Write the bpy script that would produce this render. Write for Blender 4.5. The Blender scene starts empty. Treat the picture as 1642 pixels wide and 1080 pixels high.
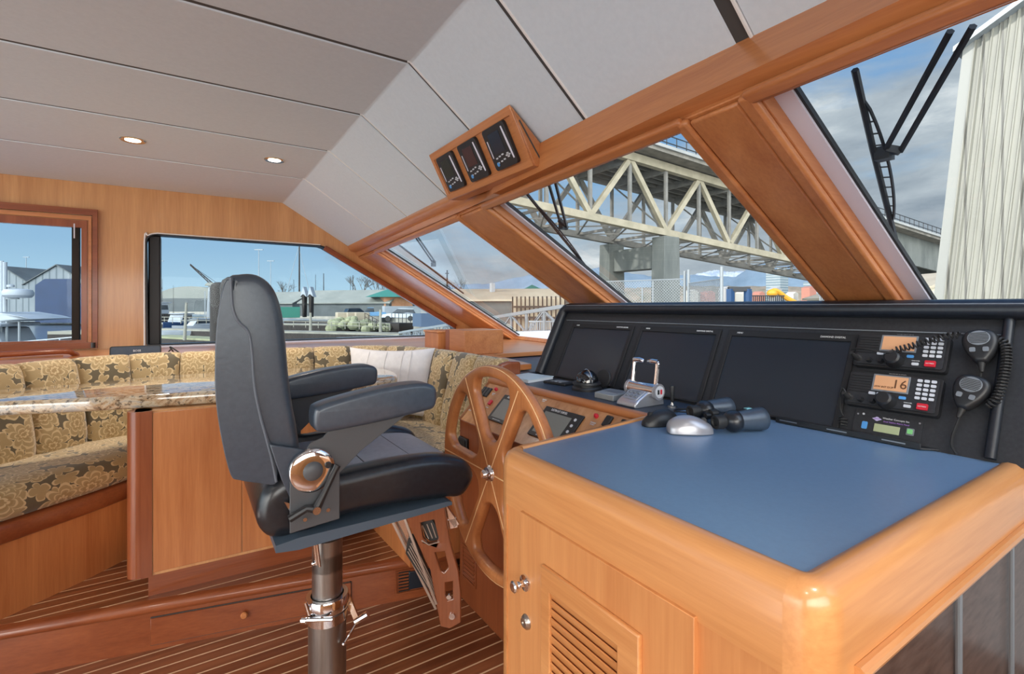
import bpy, bmesh, math, random
from mathutils import Vector, Matrix
from mathutils.geometry import tessellate_polygon
random.seed(7)
sc = bpy.context.scene
COL = sc.collection
H = 1.33                                    # eye height above the lower floor, metres
PI = math.pi
R = math.radians
# ------------------------------------------------------------------ view rays (world X = forward, Y = port, Z = up)
def ray(px, py):
    a = (px-821)/800; b = (492-py)/800
    return Vector((.545+.839*a, .839-.545*a, b))
def img(px, py, X=None, Y=None, Z=None, pl=None, t=None):
    r = ray(px, py)
    if X is not None: t = X/r.x
    elif Y is not None: t = Y/r.y
    elif Z is not None: t = (Z-H)/r.z
    elif pl is not None:
        n, d = pl; n = Vector(n)
        t = (d-n.z*H)/n.dot(r)
    return Vector((0, 0, H)) + r*t
def far(px, t, z=0, py=None):            # a spot at depth t in the world outside
    r = ray(px, 492)*t
    if py is not None: z = H + (492-py)/800*t
    return Vector((r.x, r.y, z))
# ------------------------------------------------------------------ objects
MW = {}
def empty(name, loc=(0,0,0), rot=None, parent=None):
    o = bpy.data.objects.new(name, None); COL.objects.link(o)
    o.empty_display_size = .05
    m = Matrix.Translation(Vector(loc))
    if rot is not None: m = m @ rot.to_4x4()
    MW[o.name] = m
    if parent is not None:
        o.parent = parent; o.matrix_local = MW[parent.name].inverted() @ m
    else: o.matrix_local = m
    return o
def tag(o, label=None, cat=None, group=None, kind=None):
    if label: o['label'] = label
    if cat: o['category'] = cat
    if group: o['group'] = group
    if kind: o['kind'] = kind
    return o
def thing(name, label, cat, loc=(0,0,0), rot=None, group=None):
    return tag(empty(name, loc, rot), label, cat, group)
def struct(o):
    o['kind'] = 'structure'; return o

class MB:
    def __init__(s): s.v = []; s.f = []; s.uv = {}; s.M = None
    def add(s, vs, fs, uvs=None):
        b = len(s.v)
        for p in vs:
            p = Vector(p)
            s.v.append(s.M @ p if s.M else p)
        for i, f in enumerate(fs):
            s.f.append(tuple(b+k for k in f))
            if uvs: s.uv[len(s.f)-1] = uvs[i]
        return s
    def box(s, c, d, rot=None):
        c = Vector(c); vs = []
        for x in (-.5,.5):
            for y in (-.5,.5):
                for z in (-.5,.5):
                    p = Vector((x*d[0], y*d[1], z*d[2]))
                    if rot: p = rot @ p
                    vs.append(c+p)
        return s.add(vs, [(0,1,3,2),(4,6,7,5),(0,4,5,1),(2,3,7,6),(0,2,6,4),(1,5,7,3)])
    def box2(s, a, b):
        a = Vector(a); b = Vector(b)
        return s.box((a+b)/2, [abs(b[i]-a[i]) for i in range(3)])
    def bar(s, p, q, w, h=None, up=(0,0,1)):
        p = Vector(p); q = Vector(q); h = h or w
        d = (q-p); L = d.length
        if L < 1e-6: return s
        d.normalize(); u = Vector(up)
        if abs(d.dot(u)) > .98: u = Vector((1,0,0))
        sx = d.cross(u).normalized(); sz = sx.cross(d)
        m = Matrix((sx, d, sz)).transposed()
        return s.box((p+q)/2, (w, L, h), m)
    def prism(s, pts, ext):
        ext = Vector(ext); pts = [Vector(p) for p in pts]; n = len(pts)
        tris = tessellate_polygon([pts])
        vs = pts+[p+ext for p in pts]
        fs = [tuple(t) for t in tris]+[tuple(n+k for k in reversed(t)) for t in tris]
        fs += [(i, (i+1)%n, n+(i+1)%n, n+i) for i in range(n)]
        return s.add(vs, fs)
    def slab(s, outer, holes, mp, ext):
        """flat board with holes; loops are 2D, mp maps 2D to 3D, ext is the thickness vector"""
        loops = [list(outer)]+[list(h) for h in holes]
        flat = [Vector((p[0], p[1], 0)) for l in loops for p in l]
        tris = tessellate_polygon([[Vector((p[0], p[1], 0)) for p in l] for l in loops])
        P3 = [Vector(mp(p.x, p.y)) for p in flat]; n = len(P3); ext = Vector(ext)
        vs = P3+[p+ext for p in P3]
        fs = [tuple(t) for t in tris]+[tuple(n+k for k in reversed(t)) for t in tris]
        b = 0
        for l in loops:
            m = len(l)
            fs += [(b+i, b+(i+1)%m, n+b+(i+1)%m, n+b+i) for i in range(m)]
            b += m
        return s.add(vs, fs)
    def rslab(s, outer, holes, mp, th, r, k=4):
        """board with holes and rounded-over edges; mp(u, v, w) maps to 3D, w runs through the thickness"""
        st = [(r*(1-math.sin(PI/2*i/k)), r*(1-math.cos(PI/2*i/k))) for i in range(k+1)]
        st = st+[(a, th-b) for a, b in reversed(st)]
        loops = [(list(outer), 1)]+[(list(h), -1) for h in holes]
        for L, sg in loops:
            rows = [[Vector(mp(p[0], p[1], w)) for p in (inset2(L, a*sg) if a > 1e-6 else L)] for a, w in st]
            s.grid(rows, closed=True)
        cl = [[Vector((p[0], p[1], 0)) for p in inset2(L, r*sg)] for L, sg in loops]
        fl = [p for l in cl for p in l]; tr = [tuple(t) for t in tessellate_polygon(cl)]
        s.add([mp(p.x, p.y, 0) for p in fl], tr); s.add([mp(p.x, p.y, th) for p in fl], [tuple(reversed(t)) for t in tr])
        return s
    def cyl(s, p, q, r0, r1=None, n=16, caps=True):
        p = Vector(p); q = Vector(q); r1 = r0 if r1 is None else r1
        d = (q-p).normalized(); u = Vector((0,0,1)) if abs(d.z) < .9 else Vector((1,0,0))
        a = d.cross(u).normalized(); b = d.cross(a)
        vs = []; fs = []
        for k in range(n):
            w = a*math.cos(2*PI*k/n)+b*math.sin(2*PI*k/n)
            vs += [p+w*r0, q+w*r1]
        for k in range(n):
            j = (k+1)%n; fs.append((2*k, 2*k+1, 2*j+1, 2*j))
        if caps: fs += [tuple(2*k for k in range(n)), tuple(2*k+1 for k in reversed(range(n)))]
        return s.add(vs, fs)
    def lathe(s, prof, c=(0,0,0), rot=None, n=24):
        c = Vector(c); vs = []; fs = []; m = len(prof)
        for k in range(n):
            a = 2*PI*k/n
            for r, z in prof:
                p = Vector((r*math.cos(a), r*math.sin(a), z))
                vs.append(c+(rot @ p if rot else p))
        for k in range(n):
            j = (k+1)%n
            for i in range(m-1): fs.append((k*m+i, j*m+i, j*m+i+1, k*m+i+1))
        if prof[0][0] > 1e-5: fs.append(tuple(k*m for k in reversed(range(n))))
        if prof[-1][0] > 1e-5: fs.append(tuple(k*m+m-1 for k in range(n)))
        return s.add(vs, fs)
    def tube(s, pts, r, n=8, closed=False, sx=None):
        pts = [Vector(p) for p in pts]; m = len(pts); vs = []; fs = []
        prev = None
        for i, p in enumerate(pts):
            a = pts[(i-1)%m] if (closed or i > 0) else p
            b = pts[(i+1)%m] if (closed or i < m-1) else p
            d = (b-a).normalized()
            if prev is None:
                u = Vector((0,0,1)) if abs(d.z) < .9 else Vector((1,0,0))
                prev = d.cross(u).normalized()
            x = (prev-d*prev.dot(d)).normalized(); prev = x; y = d.cross(x)
            rr = r[i] if isinstance(r, (list, tuple)) else r
            for k in range(n):
                w = 2*PI*k/n
                vs.append(p+x*math.cos(w)*rr+y*math.sin(w)*rr*(sx or 1))
        for i in range(m if closed else m-1):
            j = (i+1)%m
            for k in range(n):
                l = (k+1)%n; fs.append((i*n+k, i*n+l, j*n+l, j*n+k))
        if not closed: fs += [tuple(reversed(range(n))), tuple((m-1)*n+k for k in range(n))]
        return s.add(vs, fs)
    def ell(s, c, r, n=20, m=12, rot=None):
        prof = [(math.sin(PI*i/m), -math.cos(PI*i/m)) for i in range(m+1)]
        c = Vector(c); vs = []; fs = []
        for k in range(n):
            for i in range(m+1):
                p = Vector((prof[i][0]*math.cos(2*PI*k/n)*r[0], prof[i][0]*math.sin(2*PI*k/n)*r[1], prof[i][1]*r[2]))
                vs.append(c+(rot @ p if rot else p))
        for k in range(n):
            j = (k+1)%n
            for i in range(m): fs.append((k*(m+1)+i, j*(m+1)+i, j*(m+1)+i+1, k*(m+1)+i+1))
        return s.add(vs, fs)
    def grid(s, rows, closed=False, uvs=None, capends=False):
        """rows of equal length joined into a skin"""
        n = len(rows[0]); vs = [p for r in rows for p in r]; fs = []; U = [] if uvs else None
        for i in range(len(rows)-1):
            for k in range(n if closed else n-1):
                l = (k+1)%n; f = (i*n+k, i*n+l, (i+1)*n+l, (i+1)*n+k); fs.append(f)
                if uvs: U.append([uvs[q//n][q%n] for q in f])
        if capends:
            fs += [tuple(reversed(range(n))), tuple((len(rows)-1)*n+k for k in range(n))]
            if uvs: U += [[uvs[0][k] for k in reversed(range(n))], [uvs[-1][k] for k in range(n)]]
        return s.add(vs, fs, U)
    def build(s, name, mat, parent=None, bevel=0, clamp=True, seg=2, smooth=True, sub=0, ang=35, world=True, label=None, wn=False):
        inv = MW[parent.name].inverted() if (parent is not None and world) else None
        vs = [tuple(inv @ p) if inv else tuple(p) for p in s.v]
        me = bpy.data.meshes.new(name); me.from_pydata(vs, [], s.f)
        if s.uv:
            ul = me.uv_layers.new(name='UVMap')
            for p in me.polygons:
                if p.index in s.uv:
                    for li, uv in zip(p.loop_indices, s.uv[p.index]): ul.data[li].uv = uv
        bm = bmesh.new(); bm.from_mesh(me)
        bmesh.ops.remove_doubles(bm, verts=bm.verts, dist=1e-6)
        bmesh.ops.recalc_face_normals(bm, faces=bm.faces)
        for f in bm.faces: f.smooth = smooth
        if smooth:
            for e in bm.edges:
                if len(e.link_faces) == 2 and e.calc_face_angle(0) > R(ang): e.smooth = False
        bm.to_mesh(me); bm.free()
        o = bpy.data.objects.new(name, me); COL.objects.link(o)
        if mat: me.materials.append(mat)
        if parent is not None: o.parent = parent; MW[o.name] = MW[parent.name]
        else: MW[o.name] = Matrix.Identity(4)
        if bevel:
            b = o.modifiers.new('b', 'BEVEL'); b.width = bevel; b.segments = seg; b.limit_method = 'ANGLE'; b.angle_limit = R(30)
            b.harden_normals = False; b.use_clamp_overlap = clamp
        if sub:
            u = o.modifiers.new('s', 'SUBSURF'); u.levels = u.render_levels = sub
        if label: o['label'] = label
        return o
def cr(pts, n=6, closed=False):                 # Catmull-Rom curve through points
    pts = [Vector(p) for p in pts]; m = len(pts); out = []
    for i in range(m if closed else m-1):
        if closed: a, b, c, d = pts[(i-1)%m], pts[i], pts[(i+1)%m], pts[(i+2)%m]
        else: a, b, c, d = pts[max(i-1,0)], pts[i], pts[i+1], pts[min(i+2,m-1)]
        for k in range(n):
            t = k/n
            out.append(.5*((2*b)+(c-a)*t+(2*a-5*b+4*c-d)*t*t+(3*b-a-3*c+d)*t**3))
    if not closed: out.append(pts[-1])
    return out
def inset2(pts, r):                             # pull a closed 2D loop inwards
    n = len(pts); ar = sum(pts[i][0]*pts[(i+1)%n][1]-pts[(i+1)%n][0]*pts[i][1] for i in range(n))
    sg = 1 if ar > 0 else -1; out = []
    for i in range(n):
        a = Vector(pts[i-1][:2]); b = Vector(pts[(i+1)%n][:2]); d = (b-a)
        if d.length < 1e-9: out.append(tuple(pts[i][:2])); continue
        d.normalize(); out.append((pts[i][0]-d.y*r*sg, pts[i][1]+d.x*r*sg))
    return out
def pillow(mb, prof, y0, y1, r, mp, k=5):       # side profile pulled across with rounded-over ends
    prof = [tuple(p[:2]) for p in prof]
    def ring(y, ins): return [Vector(mp(p[0], p[1], y)) for p in (inset2(prof, ins) if ins > 1e-6 else prof)]
    rows = [ring(y0+r*(1-math.cos(PI/2*i/k)), r*(1-math.sin(PI/2*i/k))) for i in range(k+1)]
    rows += [ring(y1-r*(1-math.cos(PI/2*i/k)), r*(1-math.sin(PI/2*i/k))) for i in reversed(range(k+1))]
    mb.grid(rows, closed=True)
    p2 = [Vector((p[0], p[1], 0)) for p in inset2(prof, r)]
    tr = [tuple(t) for t in tessellate_polygon([p2])]
    mb.add(rows[0], tr); mb.add(rows[-1], [tuple(reversed(t)) for t in tr]); return mb
def rrect(w, h, r, n=5, cx=0, cy=0):
    out = []
    for sx, sy, a0 in ((1,1,0),(-1,1,90),(-1,-1,180),(1,-1,270)):
        for i in range(n+1):
            a = R(a0+90*i/n); out.append((cx+sx*(w/2-r)+r*math.cos(a), cy+sy*(h/2-r)+r*math.sin(a)))
    return out
def text(s, name, mat, parent, M, size, ext=.0004, align='CENTER'):
    cu = bpy.data.curves.new(name, 'FONT'); cu.body = s; cu.size = size; cu.extrude = ext
    cu.align_x = align; cu.align_y = 'CENTER'; cu.resolution_u = 2
    o = bpy.data.objects.new(name, cu); COL.objects.link(o)
    bpy.context.view_layer.update()
    me = bpy.data.meshes.new_from_object(o.evaluated_get(bpy.context.evaluated_depsgraph_get()))
    bpy.data.objects.remove(o); bpy.data.curves.remove(cu)
    me.materials.clear(); me.materials.append(mat)
    n = bpy.data.objects.new(name, me); COL.objects.link(n)
    if parent is not None:
        n.parent = parent; n.matrix_local = M
    else: n.matrix_local = M
    return n
# ------------------------------------------------------------------ materials
def mat_base(name):
    m = bpy.data.materials.new(name); m.use_nodes = True
    nt = m.node_tree; b = nt.nodes['Principled BSDF']
    return m, nt, b
def N(nt, t, **kw):
    n = nt.nodes.new(t)
    for k, v in kw.items(): setattr(n, k, v)
    return n
def ramp(nt, fac, stops, interp='LINEAR'):
    r = N(nt, 'ShaderNodeValToRGB'); r.color_ramp.interpolation = interp
    e = r.color_ramp.elements
    while len(e) < len(stops): e.new(.5)
    for el, (p, c) in zip(e, stops): el.position = p; el.color = (*c, 1)
    nt.links.new(fac, r.inputs[0]); return r.outputs[0]
def coords(nt, scale=(1,1,1), kind='Object', rot=(0,0,0)):
    tc = N(nt, 'ShaderNodeTexCoord'); mp = N(nt, 'ShaderNodeMapping')
    mp.inputs['Scale'].default_value = scale; mp.inputs['Rotation'].default_value = rot
    nt.links.new(tc.outputs[kind], mp.inputs[0]); return mp.outputs[0]
def noise(nt, vec, scale, detail=3, rough=.5, dist=0):
    n = N(nt, 'ShaderNodeTexNoise'); n.inputs['Scale'].default_value = scale
    n.inputs['Detail'].default_value = detail; n.inputs['Roughness'].default_value = rough
    n.inputs['Distortion'].default_value = dist
    nt.links.new(vec, n.inputs['Vector']); return n.outputs[0]
def bump(nt, b, h, strength, dist=.002):
    n = N(nt, 'ShaderNodeBump'); n.inputs['Strength'].default_value = strength; n.inputs['Distance'].default_value = dist
    nt.links.new(h, n.inputs['Height']); nt.links.new(n.outputs[0], b.inputs['Normal'])
def mth(nt, op, a, b=None, c=None):
    n = N(nt, 'ShaderNodeMath', operation=op)
    for i, x in enumerate((a, b, c)):
        if x is None: continue
        if isinstance(x, (int, float)): n.inputs[i].default_value = x
        else: nt.links.new(x, n.inputs[i])
    return n.outputs[0]
def mix(nt, f, a, b, mode='MIX'):
    n = N(nt, 'ShaderNodeMix', data_type='RGBA', blend_type=mode)
    for i, x in ((0, f), (6, a), (7, b)):
        if isinstance(x, (int, float)): n.inputs[i].default_value = x
        elif isinstance(x, tuple): n.inputs[i].default_value = (*x, 1)
        else: nt.links.new(x, n.inputs[i])
    return n.outputs[2]
def plain(name, col, rough=.5, metal=0, spec=.5, coat=0, emit=None, es=0, alpha=None):
    m, nt, b = mat_base(name)
    b.inputs['Base Color'].default_value = (*col, 1); b.inputs['Roughness'].default_value = rough
    b.inputs['Metallic'].default_value = metal; b.inputs['Specular IOR Level'].default_value = spec
    b.inputs['Coat Weight'].default_value = coat; b.inputs['Coat Roughness'].default_value = .08
    if emit: b.inputs['Emission Color'].default_value = (*emit, 1); b.inputs['Emission Strength'].default_value = es
    return m
def mottled(name, c1, c2, scale=4, rough=.6, metal=0, bumpd=0, stretch=(1,1,1), spec=.5, coat=0, detail=4):
    m, nt, b = mat_base(name)
    v = coords(nt, stretch); f = noise(nt, v, scale, detail, .6)
    nt.links.new(ramp(nt, f, [(.3, c1), (.7, c2)]), b.inputs['Base Color'])
    b.inputs['Roughness'].default_value = rough; b.inputs['Metallic'].default_value = metal
    b.inputs['Specular IOR Level'].default_value = spec
    b.inputs['Coat Weight'].default_value = coat; b.inputs['Coat Roughness'].default_value = .1
    if bumpd: bump(nt, b, f, .6, bumpd)
    return m
def wood(name, c1, c2, axis='Z', rough=.35, coat=.35, fine=1.0, contrast=1.0):
    m, nt, b = mat_base(name)
    st = {'X': (.7,14,14), 'Y': (14,.7,14), 'Z': (14,14,.7), 'XY': (4,4,14)}[axis]
    v = coords(nt, st)
    a = noise(nt, v, 1.0*fine, 3, .55, .6); f2 = noise(nt, v, 9*fine, 3, .6, .2)
    blk = noise(nt, coords(nt, tuple(x*.25 for x in st)), 1.0, 1)
    s = mth(nt, 'ADD', mth(nt, 'MULTIPLY', a, .5), mth(nt, 'MULTIPLY', f2, .3))
    s = mth(nt, 'ADD', s, mth(nt, 'MULTIPLY', blk, .2))
    lo, hi = .5-.17/contrast, .5+.17/contrast
    nt.links.new(ramp(nt, s, [(lo, c1), (.5, tuple((p+q)/2 for p, q in zip(c1, c2))), (hi, c2)]), b.inputs['Base Color'])
    b.inputs['Roughness'].default_value = rough
    b.inputs['Coat Weight'].default_value = coat; b.inputs['Coat Roughness'].default_value = .12
    bump(nt, b, f2, .12, .0008)
    return m
M = {}
TK1, TK2 = (.42,.135,.040), (.65,.265,.092)
for ax in 'XYZ':
    M['wood'+ax] = wood('varnished teak grain '+ax, TK1, TK2, ax)
    M['dwood'+ax] = wood('darker cherry grain '+ax, (.20,.048,.016), (.35,.10,.034), ax, rough=.3)
M['bulk'] = wood('bulkhead veneer', (.50,.23,.085), (.74,.40,.17), 'Z', rough=.3, coat=.45, fine=.7)
M['desk'] = wood('desk oak veneer', (.58,.225,.072), (.75,.345,.125), 'Z', rough=.42, coat=.2)
M['deskX'] = wood('desk oak rail X', (.58,.235,.075), (.80,.385,.145), 'X', rough=.3, coat=.5)
M['deskY'] = wood('desk oak rail Y', (.58,.235,.075), (.80,.385,.145), 'Y', rough=.3, coat=.5)
M['burl'] = mottled('burl veneer', (.40,.16,.055), (.68,.34,.14), 9, .25, coat=.5, stretch=(1,1.6,1))
M['panelwhite'] = mottled('off white vinyl headliner', (.64,.73,.80), (.68,.77,.84), 60, .55, bumpd=.0004)
M['seam'] = plain('dark panel seam', (.06,.06,.06), .6)
M['bead'] = plain('white vinyl piping', (.8,.8,.78), .35)
M['leather'] = mottled('slate leather', (.042,.060,.086), (.055,.077,.108), 70, .33, bumpd=.0006, spec=.8, coat=.15)
M['piping'] = plain('grey leather piping', (.13,.155,.19), .4)
M['leatherb'] = mottled('black leather', (.010,.012,.016), (.018,.021,.027), 60, .28, bumpd=.0007, spec=.6)
M['leatherg'] = mottled('light slate leather', (.30,.34,.41), (.36,.40,.47), 60, .45, bumpd=.0004)
M['metalgrey'] = plain('grey powder coated metal', (.085,.092,.10), .42, 0, .5)
M['bluegrey'] = plain('blue grey seat pan', (.075,.11,.15), .4)
M['chrome'] = plain('polished chrome', (.82,.82,.84), .08, 1)
M['steel'] = plain('brushed steel', (.55,.53,.50), .28, 1)
M['post'] = mottled('anodised post', (.26,.25,.24), (.42,.40,.38), 6, .38, metal=1, stretch=(8,8,.6))
M['brass'] = plain('brass nickel', (.78,.70,.55), .22, 1)
M['black'] = plain('black plastic', (.018,.019,.021), .4)
M['blackm'] = plain('black matte', (.012,.012,.013), .65)
M['rubber'] = plain('rubber', (.02,.02,.02), .55)
M['desktop_sky'] = mottled('desk laminate with painted sky reflection', (.16,.27,.43), (.175,.295,.46), 90, .30, spec=.8)  # blue sky reflection on the black top put into the base colour
M['dashtop'] = mottled('blue black dash vinyl', (.030,.045,.070), (.04,.055,.08), 50, .4, bumpd=.0005, spec=.6)
M['padded'] = mottled('padded black vinyl', (.010,.013,.019), (.016,.020,.027), 80, .35, bumpd=.0006, spec=.6)
M['panelblk'] = mottled('black console laminate', (.024,.025,.029), (.034,.036,.040), 120, .5, bumpd=.0002, spec=.35)
M['screen'] = plain('dark monitor glass', (.018,.026,.038), .22, 0, .6)
M['lcd'] = plain('grey lcd', (.22,.23,.21), .3)
M['lcdo'] = plain('amber lcd', (.55,.30,.16), .35, emit=(.9,.42,.2), es=.12)
M['lcdg'] = plain('green lcd', (.42,.47,.27), .35)
M['key'] = plain('light grey key', (.62,.64,.68), .45)
M['greyp'] = plain('grey plastic', (.20,.22,.24), .4)
M['red'] = plain('red plastic', (.62,.02,.04), .35)
M['blue'] = plain('blue plastic', (.10,.35,.75), .4)
M['green'] = plain('green key', (.22,.60,.22), .4)
M['ink'] = plain('white print', (.75,.75,.75), .5)
M['inkd'] = plain('dark print', (.12,.05,.02), .5)
M['purple'] = plain('violet print', (.35,.17,.55), .5)
M['silver'] = plain('silver plastic', (.42,.42,.45), .28, .5)
M['inlay'] = plain('light inlay', (.95,.66,.36), .4)
M['alu'] = plain('anodised window edge', (.72,.70,.78), .45)
M['pillow'] = mottled('cream quilted cotton', (.66,.63,.62), (.74,.71,.70), 30, .85)
M['lamp'] = plain('lamp lens', (.9,.9,.85), .3, emit=(1,.93,.8), es=6)
def glassy(name, tint, refl=.05, rough=.0):
    m = bpy.data.materials.new(name); m.use_nodes = True; nt = m.node_tree
    nt.nodes.remove(nt.nodes['Principled BSDF']); out = nt.nodes['Material Output']
    tr = N(nt, 'ShaderNodeBsdfTransparent'); tr.inputs[0].default_value = (*tint, 1)
    gl = N(nt, 'ShaderNodeBsdfGlossy'); gl.inputs['Roughness'].default_value = rough
    fr = N(nt, 'ShaderNodeFresnel'); fr.inputs[0].default_value = 1.0+refl*8
    mx = N(nt, 'ShaderNodeMixShader'); ge = N(nt, 'ShaderNodeNewGeometry')
    nt.links.new(mth(nt, 'MULTIPLY', fr.outputs[0], mth(nt, 'SUBTRACT', 1, ge.outputs['Backfacing'])), mx.inputs[0]); nt.links.new(tr.outputs[0], mx.inputs[1]); nt.links.new(gl.outputs[0], mx.inputs[2])
    nt.links.new(mx.outputs[0], out.inputs[0]); return m
M['glass'] = glassy('clear windscreen glass', (.93,.95,.96), .03)
M['glasstint'] = glassy('tinted side glass', (.84,.90,.94), .03)
M['dome'] = glassy('clear compass dome', (.30,.34,.40), .12)
M['acrylic'] = glassy('smoked acrylic', (.75,.70,.68), .015, .22)
M['rackbrown'] = mottled('scratched brown rack liner', (.10,.060,.045), (.24,.17,.14), 14, .4, stretch=(1,1,5), coat=.3)
def stripes(name, base1, base2, line, pitch, width, axis):      # teak boards with holly lines
    m, nt, b = mat_base(name)
    tc = N(nt, 'ShaderNodeTexCoord'); sp = N(nt, 'ShaderNodeSeparateXYZ'); nt.links.new(tc.outputs['Object'], sp.inputs[0])
    f = mth(nt, 'FRACT', mth(nt, 'DIVIDE', mth(nt, 'ADD', sp.outputs[axis], 50), pitch))
    msk = mth(nt, 'LESS_THAN', f, width/pitch)
    st = (.9,16,16)
    g = noise(nt, coords(nt, st), 1.6, 4, .6, .4)
    bd = N(nt, 'ShaderNodeTexWhiteNoise', noise_dimensions='1D')
    nt.links.new(mth(nt, 'FLOOR', mth(nt, 'DIVIDE', mth(nt, 'ADD', sp.outputs[axis], 50), pitch)), bd.inputs['W'])
    g = mth(nt, 'ADD', g, mth(nt, 'MULTIPLY', mth(nt, 'SUBTRACT', bd.outputs[0], .5), .25))
    c = ramp(nt, g, [(.3, base1), (.7, base2)])
    nt.links.new(mix(nt, msk, c, line), b.inputs['Base Color'])
    b.inputs['Roughness'].default_value = .28; b.inputs['Coat Weight'].default_value = .4; b.inputs['Coat Roughness'].default_value = .15
    return m
M['sole'] = stripes('teak and holly sole', (.17,.052,.022), (.33,.12,.05), (.82,.60,.38), .056, .0065, 1)
def damask():
    m, nt, b = mat_base('gold damask upholstery')
    tc = N(nt, 'ShaderNodeTexCoord'); mp = N(nt, 'ShaderNodeMapping'); mp.inputs['Scale'].default_value = (1.45,1.45,1); nt.links.new(tc.outputs['UV'], mp.inputs[0])
    nz = N(nt, 'ShaderNodeTexNoise'); nz.inputs['Scale'].default_value = 9; nt.links.new(mp.outputs[0], nz.inputs['Vector'])
    ad = N(nt, 'ShaderNodeVectorMath', operation='MULTIPLY_ADD'); nt.links.new(nz.outputs['Color'], ad.inputs[0])
    ad.inputs[1].default_value = (.07,.07,0); nt.links.new(mp.outputs[0], ad.inputs[2])
    v = ad.outputs[0]
    def flower(scale, petals, r0, amp):
        vo = N(nt, 'ShaderNodeTexVoronoi', voronoi_dimensions='2D'); vo.inputs['Scale'].default_value = scale
        vo.inputs['Randomness'].default_value = .75
        nt.links.new(v, vo.inputs['Vector'])
        sb = N(nt, 'ShaderNodeVectorMath', operation='SUBTRACT')
        nt.links.new(v, sb.inputs[0]); nt.links.new(vo.outputs['Position'], sb.inputs[1])
        sp = N(nt, 'ShaderNodeSeparateXYZ'); nt.links.new(sb.outputs[0], sp.inputs[0])
        an = mth(nt, 'ARCTAN2', sp.outputs[1], sp.outputs[0])
        pet = mth(nt, 'ABSOLUTE', mth(nt, 'SINE', mth(nt, 'MULTIPLY', an, petals/2)))
        rad = mth(nt, 'ADD', mth(nt, 'MULTIPLY', mth(nt, 'POWER', pet, .6), amp), r0)
        return mth(nt, 'DIVIDE', vo.outputs['Distance'], rad)      # <1 inside
    a = flower(5.2, 7, .26, .22); c = flower(9.5, 5, .2, .28)
    def band(x, c0, w): return mth(nt, 'LESS_THAN', mth(nt, 'ABSOLUTE', mth(nt, 'SUBTRACT', x, c0)), w)
    ina = mth(nt, 'LESS_THAN', a, 1); inc = mth(nt, 'LESS_THAN', c, 1)
    lines = mth(nt, 'MAXIMUM', mth(nt, 'MAXIMUM', band(a, 1, .07), band(a, .62, .05)), mth(nt, 'MULTIPLY', band(c, 1, .09), mth(nt, 'GREATER_THAN', a, 1)))
    lines = mth(nt, 'MAXIMUM', lines, band(a, .25, .06))
    fill = mth(nt, 'MAXIMUM', ina, inc)
    dark = (.12,.092,.05); gold = (.40,.28,.13); lt = (.62,.47,.26)
    col = mix(nt, fill, dark, gold); col = mix(nt, mth(nt, 'LESS_THAN', a, .45), col, (.36,.235,.10)); col = mix(nt, lines, col, lt)
    nt.links.new(col, b.inputs['Base Color']); b.inputs['Roughness'].default_value = .75
    b.inputs['Sheen Weight'].default_value = .3
    bump(nt, b, fill, .25, .002)
    return m
M['damask'] = damask()
def granite():
    m, nt, b = mat_base('polished granite')
    v = coords(nt, (1,1,1)); a = noise(nt, coords(nt, (1,2.2,2)), 7, 6, .7, 1.2); f = noise(nt, v, 55, 3, .6)
    c1 = ramp(nt, a, [(.32, (.06,.035,.025)), (.42, (.42,.27,.15)), (.52, (.66,.54,.38)), (.62, (.42,.40,.37)), (.72, (.72,.62,.46))])
    c2 = ramp(nt, f, [(.36, (.05,.04,.035)), (.46, (.9,.9,.9)), (1, (1,1,1))])
    nt.links.new(mix(nt, .8, c1, c2, 'MULTIPLY'), b.inputs['Base Color'])
    b.inputs['Roughness'].default_value = .06; b.inputs['Specular IOR Level'].default_value = .8; b.inputs['Coat Weight'].default_value = .6; b.inputs['Coat Roughness'].default_value = .03
    return m
M['granite'] = granite()
def corrugated(name, c1, c2, dirv, pitch, groove=(.3,.3,.3), w=.12, rough=.5, stain=True):
    m, nt, b = mat_base(name)
    tc = N(nt, 'ShaderNodeTexCoord'); d = N(nt, 'ShaderNodeVectorMath', operation='DOT_PRODUCT')
    nt.links.new(tc.outputs['Object'], d.inputs[0]); d.inputs[1].default_value = dirv
    f = mth(nt, 'FRACT', mth(nt, 'DIVIDE', mth(nt, 'ADD', d.outputs['Value'], 500), pitch))
    msk = mth(nt, 'LESS_THAN', f, w)
    g = noise(nt, coords(nt, (.5,.5,.15)), 1.2, 5, .65)
    c = ramp(nt, g, [(.3, c1), (.65, c2)])
    nt.links.new(mix(nt, msk, c, groove), b.inputs['Base Color']); b.inputs['Roughness'].default_value = rough
    return m
M['concrete'] = mottled('weathered concrete', (.085,.095,.09), (.15,.16,.15), .6, .9, stretch=(1,1,.3))
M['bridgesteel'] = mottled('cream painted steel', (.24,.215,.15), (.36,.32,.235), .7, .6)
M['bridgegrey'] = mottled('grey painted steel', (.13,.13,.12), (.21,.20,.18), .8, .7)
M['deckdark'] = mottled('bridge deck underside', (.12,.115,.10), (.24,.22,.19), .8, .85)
M['parapet'] = mottled('concrete parapet', (.24,.25,.245), (.32,.32,.31), .5, .85)
M['blackiron'] = plain('black iron', (.02,.022,.025), .5)
M['galv'] = plain('galvanised steel', (.25,.27,.28), .5, .3)
M['tan'] = mottled('tan wall', (.34,.28,.20), (.44,.37,.27), .5, .85)
M['tanroof'] = mottled('tan roof', (.30,.255,.19), (.40,.35,.27), .3, .8)
M['greyroof'] = mottled('grey green roof', (.17,.175,.15), (.24,.24,.205), .25, .8)
M['shedwall'] = mottled('shed wall in grey', (.065,.072,.072), (.10,.11,.108), .4, .85)
M['greenroof'] = plain('green metal roof', (.04,.16,.12), .5)
M['brick'] = mottled('orange brick', (.45,.20,.10), (.55,.28,.15), 2, .85)
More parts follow.
